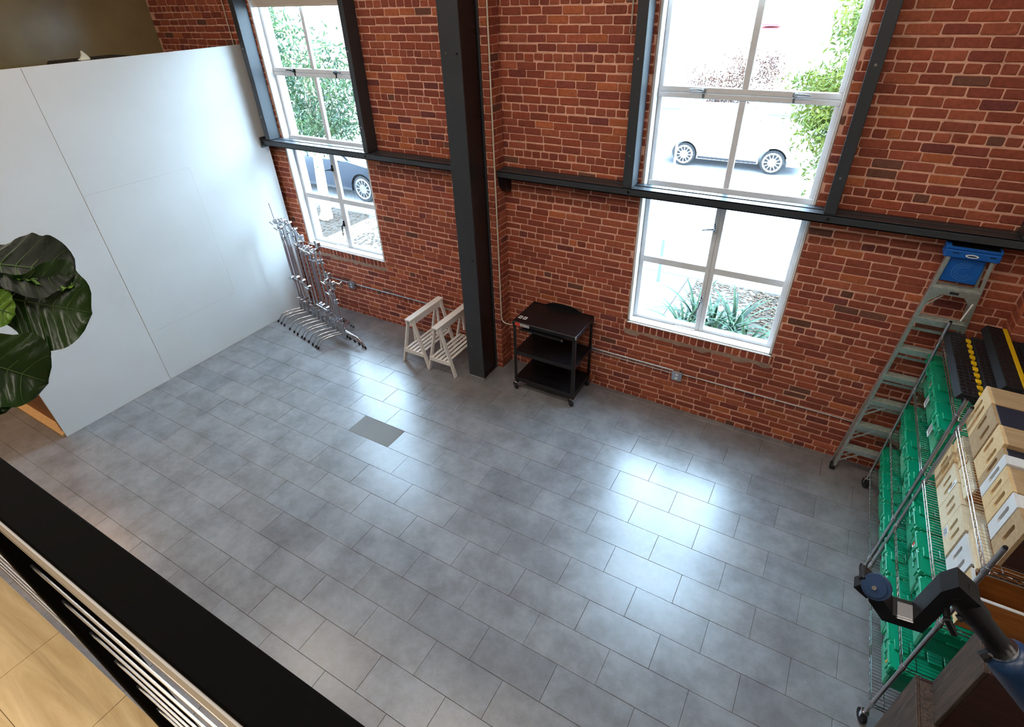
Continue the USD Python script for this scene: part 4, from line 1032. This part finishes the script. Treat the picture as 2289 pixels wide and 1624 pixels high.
# white trestles
def make_trestle(label, loc):
    t = Thing('trestle', label, 'trestle', loc, 'white wooden trestles by the column')
    T = .735
    t.part('beam', join(cbox(-.048, .048, -.03, .70, T - .022, T, .003), cbox(.024, .044, -.02, .69, T - .095, T - .022, .002), cbox(-.044, -.024, -.02, .69, T - .095, T - .022, .002)), 'pine')
    for y in (.03, .64):
        for s in (-1, 1): t.part('leg', bar((s * .216, y, 0.0), (s * .030, y, T - .03), .024, .058, (0, 1, 0), .003) if False else bar((s * .216, y, .004), (s * .034, y, T - .025), .024, .052, (0, 1, 0), .003), 'pine')
        t.part('cross_rail', cbox(-.165, .165, y - .035 if y < .3 else y + .012, y - .012 if y < .3 else y + .035, .185, .235, .003), 'pine')
        t.part('height_strut', cbox(-.014, .014, y + .03 if y < .3 else y - .06, y + .06 if y < .3 else y - .03, T - .36, T - .03, .003), 'pine')
    for k in range(5):
        x = -.125 + k * .0625
        t.part('slat', cbox(x - .02, x + .02, -.01, .67, .235, .247, .003), 'pine')
    return t
tr = make_trestle('white wooden trestle on the left, farther from the black column', (-4.325, 4.555, 0))
copy_of(tr, 'trestle', 'white wooden trestle on the right, partly behind the black column', (-3.884, 4.55, 0))

# fiddle-leaf fig on the mezzanine, its leaves over the rail
def leaf_mesh(base, tip, up, width, seed, fold=.18, droop=.10, nl=30, nw=16):
    r_ = np.random.default_rng(seed)
    base, tip, up = (np.asarray(q, float) for q in (base, tip, up))
    d = tip - base; L = np.linalg.norm(d); d /= L; s = np.cross(d, up); s /= np.linalg.norm(s); n = np.cross(s, d)
    ph = r_.uniform(0, 6, 4)
    def P(u, q):
        prof = max(math.sin(PI * min(u, 1.0)), 0) ** .5 * (.50 + .60 * u - .18 * math.exp(-((u - .33) / .16) ** 2))
        hw = width * .66 * max(prof, .015)
        wob = 1 + abs(q) * (.07 * math.sin(u * 13 + ph[0] + 1.5 * np.sign(q)) + .03 * math.sin(u * 27 + ph[1]))
        z = fold * hw * abs(q) ** 1.2 + abs(q) ** 2 * .05 * L * math.sin(u * 9 + ph[2] + (2.2 if q > 0 else 0)) + .0035 * math.cos((u * 7 - abs(q) * 1.2) * 2 * PI) * min(abs(q) * 3, 1) - droop * L * u * u
        return base + d * L * (u + .05 * abs(q) * math.sin(PI * u)) + s * hw * q * wob + n * z
    us = np.linspace(0, 1, nl); qs = np.linspace(-1, 1, nw + 1)
    V = np.array([P(u, q) for u in us for q in qs]); Fc = []
    for i in range(nl - 1):
        for j in range(nw):
            a = i * (nw + 1) + j; Fc += [[a, a + 1, a + nw + 2], [a, a + nw + 2, a + nw + 1]]
    vm = MB(); vm.add(tube([P(u, 0) + n * .0010 for u in us[:-1]], np.linspace(.0032, .0008, nl - 1), 6))
    for u0 in np.linspace(.10, .78, 7):
        for sg in (-1, 1):
            vm.add(tube([P(min(u0 + .14 * k ** 1.3, .97), sg * k) + n * .0004 for k in np.linspace(0, .88, 9)], np.linspace(.0013, .0004, 9), 5))
    return (V, np.array(Fc)), vm
t = Thing('fiddle_leaf_fig', 'potted fiddle-leaf fig with large glossy dark leaves at the left edge', 'plant', (-2.15, -.28, MZ))
t.part('pot', tube([(0, 0, 0), (0, 0, .02), (0, 0, .30), (0, 0, .31)], [.12, .13, .17, .165], 24), 'terracotta', smooth=40)
t.part('soil', disc((0, 0, .305), (0, 0, 1), .155, .02, 20), 'soil')
stem = np.array([(-2.15, -.28, MZ + .3), (-2.13, -.22, MZ + .6), (-2.02, -.02, MZ + .85), (-1.86, .20, MZ + 1.0), (-1.72, .34, MZ + 1.08)])
t.part('stem', tube(stem, [.018, .016, .013, .010, .007], 8), 'bark', smooth=50, world=True)
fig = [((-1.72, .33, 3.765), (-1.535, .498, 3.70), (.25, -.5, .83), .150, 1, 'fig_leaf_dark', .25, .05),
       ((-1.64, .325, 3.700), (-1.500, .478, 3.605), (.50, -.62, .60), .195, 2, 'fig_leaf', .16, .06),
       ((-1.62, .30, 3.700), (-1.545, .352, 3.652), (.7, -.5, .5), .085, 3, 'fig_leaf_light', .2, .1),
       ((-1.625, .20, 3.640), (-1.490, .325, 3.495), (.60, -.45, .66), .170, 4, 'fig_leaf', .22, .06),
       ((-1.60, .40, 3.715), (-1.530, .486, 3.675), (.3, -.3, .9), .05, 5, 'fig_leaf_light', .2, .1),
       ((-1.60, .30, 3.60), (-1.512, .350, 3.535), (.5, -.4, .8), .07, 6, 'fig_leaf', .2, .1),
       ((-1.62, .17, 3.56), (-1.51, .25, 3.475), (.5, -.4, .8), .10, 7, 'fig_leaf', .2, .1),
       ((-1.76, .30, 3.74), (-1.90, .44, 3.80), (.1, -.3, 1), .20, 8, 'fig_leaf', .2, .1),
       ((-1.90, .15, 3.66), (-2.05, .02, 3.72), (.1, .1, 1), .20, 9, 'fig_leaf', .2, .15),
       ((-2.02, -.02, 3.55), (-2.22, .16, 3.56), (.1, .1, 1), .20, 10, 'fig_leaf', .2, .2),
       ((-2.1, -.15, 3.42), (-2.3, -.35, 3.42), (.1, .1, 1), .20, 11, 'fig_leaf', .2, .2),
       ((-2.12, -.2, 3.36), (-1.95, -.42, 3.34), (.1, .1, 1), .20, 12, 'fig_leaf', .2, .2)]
for b_, e_, n_, w_, sd, mt, fo, dr in fig:
    lm, vn = leaf_mesh(b_, e_, n_, w_, sd, fo, dr)
    p_ = t.part('leaf', lm, mt, smooth=True, world=True)
    v_, f_ = vf(vn); Sub(p_).part('veins', (v_ - t.loc, f_), 'fig_vein')

# ------------------------------------------------------------------ outside the windows
t = Thing('pavement', 'pale concrete pavement slabs outside the windows', 'pavement', kind='structure')
org = np.random.default_rng(21)
for k in range(17):
    x0 = -15.2 + k * 1.12
    for y0, y1 in ((5.62, 7.28), (7.28, 8.92)):
        if (-11.0 < x0 + .5 < -8.9 or -.9 < x0 + .5 < 1.0) and y0 > 7: continue
        t.part('slab', cbox(x0 + .004, x0 + 1.116, y0 + .004, y1 - .004, -.08, org.normal(0, .002), .006), 'concrete')
t.part('kerb', cbox(-22, 12, 8.92, 9.08, -.12, .004, .012), 'concrete')
for x0, x1 in ((-11.45, -9.2), (-.66, .96)): t.part('tree_pit', box(x0, x1, 7.30, 8.90, -.08, -.006), 'soil')
single('road', box(-60, 40, 9.08, 24, -.12, -.02), 'asphalt', 'sunlit grey road beyond the pavement', 'road', kind='structure')
lit = MB()
for k in range(2600):
    u = org.random()
    if u < .45: x, y = org.uniform(-11.6, -7.0), org.uniform(7.0, 8.9)
    elif u < .75: x, y = org.uniform(-1.6, .6), 8.9 - abs(org.normal(0, .55))
    else: x, y = org.uniform(-.62, .9), org.uniform(7.35, 8.85)
    if y < 5.8: continue
    a = org.uniform(0, PI); l, w = org.uniform(.02, .05), org.uniform(.008, .018)
    d, s = np.array([math.cos(a), math.sin(a)]), np.array([-math.sin(a), math.cos(a)])
    z = org.uniform(.004, .012)
    P4 = [(x + d[0] * l, y + d[1] * l), (x + s[0] * w, y + s[1] * w), (x - d[0] * l, y - d[1] * l), (x - s[0] * w, y - s[1] * w)]
    lit.add((np.array([(p[0], p[1], z + .004 * (i % 2)) for i, p in enumerate(P4)] + [(p[0], p[1], z - .004) for p in P4]), np.array([[0, 1, 2], [0, 2, 3], [4, 6, 5], [4, 7, 6], [0, 4, 1], [1, 4, 5], [2, 6, 3], [3, 6, 7]])))
single('leaf_litter', lit, 'litter', 'scattered dry leaves and bark on the pavement around the trees', 'leaf litter', kind='stuff')
t = Thing('sign_pole', 'thin metal sign pole at the kerb, seen through the window above the agave', 'pole', (-2.19, 8.56, 0))
t.part('pole', tube([(0, 0, .75), (0, 0, 3.1)], .018, 10), 'pole_paint', smooth=40); t.part('sleeve', tube([(0, 0, 0), (0, 0, .75)], .034, 10), 'pole_blue', smooth=40)

def agave(x, y, n, r, lab, seed, h=.12):
    g = np.random.default_rng(seed)
    t = Thing('agave', lab, 'agave plant', (x, y, 0))
    t.part('trunk', tube([(0, 0, 0), (0, 0, h)], [.05, .04], 10), 'bark')
    for k in range(n):
        a = k * 2.39996 + g.normal(0, .1); tilt = .25 + 1.15 * (1 - k / n) + g.normal(0, .08); L = r * g.uniform(.8, 1.15)
        V = []; m_ = 7
        d = np.array([math.cos(a), math.sin(a), 0]); s = np.array([-math.sin(a), math.cos(a), 0]); up = np.array([0, 0, 1.])
        p = np.array([0, 0, h]) + d * .02; th = PI / 2 - tilt
        for i in range(m_ + 1):
            u = i / m_; w = .021 * (1 - u) ** .7 * (.7 + u) + .001; nn = -d * math.sin(th) + up * math.cos(th)
            V += [p - s * w + nn * w * .35, p - nn * .004 * (1 - u), p + s * w + nn * w * .35, p + nn * (.002)]
            p = p + (d * math.cos(th) + up * math.sin(th)) * L / m_; th -= (.10 + .16 * (tilt / 1.4)) * (1 if i > 1 else .3)
            if p[2] < .02: p[2] = .02
        Fc = []
        for i in range(m_):
            for j in range(4):
                b = i * 4; q = (j + 1) % 4; Fc += [[b + j, b + q, b + 4 + q], [b + j, b + 4 + q, b + 4 + j]]
        t.part('leaf', (np.array(V), np.array(Fc)), 'agave_leaf', smooth=60)
for x, y, n, r, h, lab, sd in [(-1.20, 6.30, 34, .56, .42, 'spiky green agave at the left of the clump below the window', 1), (-1.15, 6.66, 26, .60, .50, 'upright spiky agave behind the left one of the clump', 2), (-.84, 6.28, 34, .54, .42, 'spiky green agave just right of the window mullion, nearest the glass', 3),
                               (-.64, 6.54, 28, .60, .52, 'tall spiky agave at the back right of the clump', 4), (-.90, 6.60, 24, .55, .44, 'small spiky agave at the middle back of the clump', 5), (-.45, 6.26, 32, .56, .40, 'spiky agave at the right end of the clump', 6)]:
    agave(x, y, n, r, lab, sd, h)
agave(-6.52, 6.35, 20, .45, 'small spiky agave outside the window by the white partition', 8, .25)

def foliage(clusters, n, seed, size=.10, droop=.6):
    g = np.random.default_rng(seed); V, Fc = [], []
    for k in range(n):
        c = clusters[g.integers(len(clusters))]
        p = np.array(c[:3]) + g.normal(0, 1, 3) * np.array(c[3:6])
        d = g.normal(0, 1, 3); d[2] -= droop; d /= np.linalg.norm(d); s = np.cross(d, g.normal(0, 1, 3)); s /= np.linalg.norm(s); nn = np.cross(d, s)
        l = size * g.uniform(.6, 1.2); w = l * .17; b = len(V)
        V += [p, p + d * l * .5 + s * w + nn * w * .4, p + d * l, p + d * l * .5 - s * w + nn * w * .4, p + d * l * .5 - nn * .002]
        Fc += [[b, b + 4, b + 1], [b + 1, b + 4, b + 2], [b, b + 3, b + 4], [b + 3, b + 2, b + 4]]
    return np.array(V), np.array(Fc)
def tree(lab, x, y, trunk, clusters, n, seed, mat, size=.11):
    t = Thing('street_tree', lab, 'tree', (x, y, 0))
    t.part('trunk', tube([np.array(p) - [x, y, 0] for p, r in trunk], [r for p, r in trunk], 12), 'bark', smooth=50)
    br = MB(); top_ = np.array(trunk[-1][0]) - [x, y, 0]; mid = np.array(trunk[-2][0]) - [x, y, 0]
    for c in clusters:
        e = np.array(c[:3]) - [x, y, 0]; br.add(tube([mid, (mid + top_) / 2, (top_ + e) / 2 + [0, 0, .15], e], [.035, .028, .018, .008], 6))
    t.part('branches', br, 'bark', smooth=50)
    v, f = foliage(clusters, n, seed, size); t.part('foliage', (v - np.array([x, y, 0]), f), mat, kind='stuff')
tree('street tree with a pale trunk and drooping leaves outside the window by the partition', -9.9, 8.32, [((-9.93, 8.30, 0), .17), ((-9.9, 8.32, .15), .12), ((-9.78, 8.32, 1.4), .095), ((-9.6, 8.32, 2.5), .08), ((-9.5, 8.35, 3.5), .06)],
     [(-10.35, 8.2, 2.7, .25, .3, .30), (-10.0, 8.2, 2.35, .22, .3, .28), (-9.55, 8.1, 2.2, .22, .3, .22), (-9.1, 8.0, 2.1, .25, .3, .22), (-9.7, 8.3, 2.9, .4, .3, .25), (-8.7, 8.2, 2.7, .3, .3, .25), (-10.3, 8.3, 3.7, .25, .3, .3), (-9.3, 8.3, 3.2, .5, .3, .25), (-8.6, 8.1, 2.2, .25, .3, .2), (-10.6, 8.2, 3.3, .3, .3, .4)], 6400, 31, 'tree_leaf', .12)
tree('green street tree at the right side of the window above the agave', .42, 8.45, [((.42, 8.45, 0), .12), ((.42, 8.45, .3), .08), ((.40, 8.5, 1.7), .07), ((.36, 8.5, 2.6), .06), ((.3, 8.55, 3.9), .04)],
     [(-.25, 8.6, 2.55, .16, .2, .16), (-.30, 8.6, 2.95, .17, .2, .16), (-.42, 8.6, 2.75, .14, .2, .10), (-.50, 8.6, 3.12, .16, .2, .09), (-.18, 8.6, 3.4, .14, .2, .22), (-.25, 8.6, 3.8, .13, .2, .16), (-.10, 8.6, 2.2, .12, .2, .16), (.3, 8.6, 3.2, .3, .2, .4), (.2, 8.5, 2.6, .2, .2, .3)], 5200, 32, 'tree_leaf_yellow', .09)
tree('small red-leaved tree across the road', -3.75, 20.0, [((-3.75, 20, -.02), .08), ((-3.75, 20, .5), .07), ((-3.7, 20, 1.0), .05), ((-3.65, 20, 1.5), .04)],
     [(-3.95, 20, 1.0, .25, .2, .22), (-3.55, 20, 1.3, .3, .2, .3), (-4.3, 20, 1.55, .35, .2, .2), (-3.45, 20, 1.9, .25, .2, .3), (-2.6, 20, 1.95, .2, .2, .25)], 2200, 33, 'red_leaf', .12)

def car(lab, x, y, paint, L=3.9, wb=2.3, rear=.78, wr=.30, hgt=1.40, wid=1.65, face=1, z0=-.02):
    """a hatchback along x; its near side at y, its nose towards face*x; x is the rear axle"""
    t = Thing('car', lab, 'car', (x, y, z0))
    xr, xn = -rear, L - rear
    body = Poly([(xr + .02, .28), (xr, .60), (xr + .06, .86), (xr + .35, .93), (1.9 + .35, .92), (xn - .35, .80), (xn - .05, .62), (xn, .40), (xn - .06, .24), (xr + .10, .22)]).buffer(.05).buffer(-.05)
    for c in (0, wb): body = body.difference(Poly([(c + (wr + .055) * math.cos(a), wr + (wr + .055) * math.sin(a)) for a in np.linspace(0, 2 * PI, 30, endpoint=False)]))
    v, f = extrude(body, 1, 0, wid)
    v[:, 0] *= face; f = f if face > 0 else f[:, ::-1]
    t.part('body', (v, f), paint)
    cab = [(xr + .08, .88), (xr + .42, 1.28), (xr + .75, hgt - .02), (.85, hgt), (1.35, hgt - .05), (2.25, .90)]
    gl = extrude(cab, 1, .10, wid - .10); v, f = gl; k = np.clip((v[:, 2] - .88) / (hgt - .88), 0, 1); v[:, 1] += (wid / 2 - v[:, 1]) * .16 * k
    v[:, 0] *= face; t.part('windows', (v, f if face > 0 else f[:, ::-1]), 'car_glass')
    rf = MB(); rf.add(cbox(min(face * (xr + .70), face * 1.25), max(face * (xr + .70), face * 1.25), .24, wid - .24, hgt - .02, hgt + .025, .02))
    for yy, s_ in ((.085, 1), (wid - .085, -1)):
        q = lambda px_, pz: (face * px_, yy + s_ * .12 * np.clip((pz - .88) / (hgt - .88), 0, 1), pz)
        for a, b in ((cab[0], cab[1]), (cab[1], cab[2]), (cab[2], cab[3]), (cab[3], cab[4]), (cab[4], cab[5]), ((.75, .9), (.70, hgt))): rf.add(bar(q(*a), q(*b), .05, .06))
    t.part('roof', rf, paint)
    for c in (0, wb):
        for yy, s_ in ((.02, -1), (wid - .02, 1)):
            yc = yy + (.09 if s_ < 0 else -.09)
            w_ = t.part('wheel', disc((face * c, yc, wr), (0, 1, 0), wr, .19, 28), 'tire', smooth=40); s = Sub(w_)
            rim = MB(); rim.add(disc((face * c, yc + s_ * .085, wr), (0, 1, 0), wr * .36, .03, 20))
            for q in range(12):
                a = q * PI / 6; rim.add(bar((face * c + .06 * math.cos(a), yc + s_ * .098, wr + .06 * math.sin(a)), (face * c + wr * .70 * math.cos(a), yc + s_ * .098, wr + wr * .70 * math.sin(a)), .02, .022, (0, 1, 0)))
            ringp = [(face * c + wr * .74 * math.cos(a), yc + s_ * .092, wr + wr * .74 * math.sin(a)) for a in np.linspace(0, 2 * PI, 29)]
            rim.add(tube(ringp, .024, 6)); s.part('rim', rim, 'satin_steel' if paint == 'car_dark' else 'car_white')
    for sg, px_, nm, mt in ((1, xn - .03, 'headlight', 'car_glass'), (-1, xr + .02, 'tail_light', 'awning')):
        for yy in (.06, wid - .30): t.part(nm, cbox(min(face * px_, face * (px_ + .04 * sg)), max(face * px_, face * (px_ + .04 * sg)), yy, yy + .24, .58, .74, .01), mt)
    t.part('door_handle', cbox(min(face * .55, face * .7), max(face * .55, face * .7), -.02, .0, .74, .77, .005), paint)
    t.part('mirror', cbox(min(face * 1.75, face * 1.9), max(face * 1.75, face * 1.9), -.14, .02, .88, 1.0, .02), paint)
    t.part('sill_trim', box(min(face * .38, face * (wb - .38)), max(face * .38, face * (wb - .38)), -.004, .01, .24, .30), 'label_black')
    return t
car('white hatchback parked across the road beyond the window above the agave', -3.86, 15.96, 'car_white')
car('dark blue car parked at the kerb beyond the window by the partition', -12.55, 9.62, 'car_dark', L=4.3, wb=2.6, hgt=1.46, wid=1.75, wr=.31)

t = Thing('building', 'pale stucco building across the road with a red striped awning', 'building', (0, 27, 0))
t.part('wall', box(-48, 24, 0, 6, -.2, 9.5), 'stucco'); t.part('plinth', box(-48, 24, -.06, 0, -.2, .35), 'concrete')
for x in (-34, -30.5, -26, -22, -12.5, 2.0, 6.5):
    w_ = t.part('window', box(x, x + 1.5, -.03, .02, 1.4, 3.1), 'frame_paint'); Sub(w_).part('pane', box(x + .08, x + 1.42, -.04, -.03, 1.48, 3.02), 'car_glass')
t.part('downpipe', tube([(-8.2, -.06, 0), (-8.2, -.06, 9)], .06, 8), 'pole_blue')
t.part('awning', join(box(-4.1, -3.45, -.9, 0, 2.74, 2.80), box(-4.1, -3.45, -.9, 0, 2.64, 2.68)), 'awning')
t.part('notice_board', box(-3.75, -3.45, -.05, 0, 2.15, 2.5), 'ply_edge')
single('far_pavement', box(-60, 40, 24, 27, -.12, .02), 'concrete', 'pavement on the far side of the road', 'pavement', kind='structure')
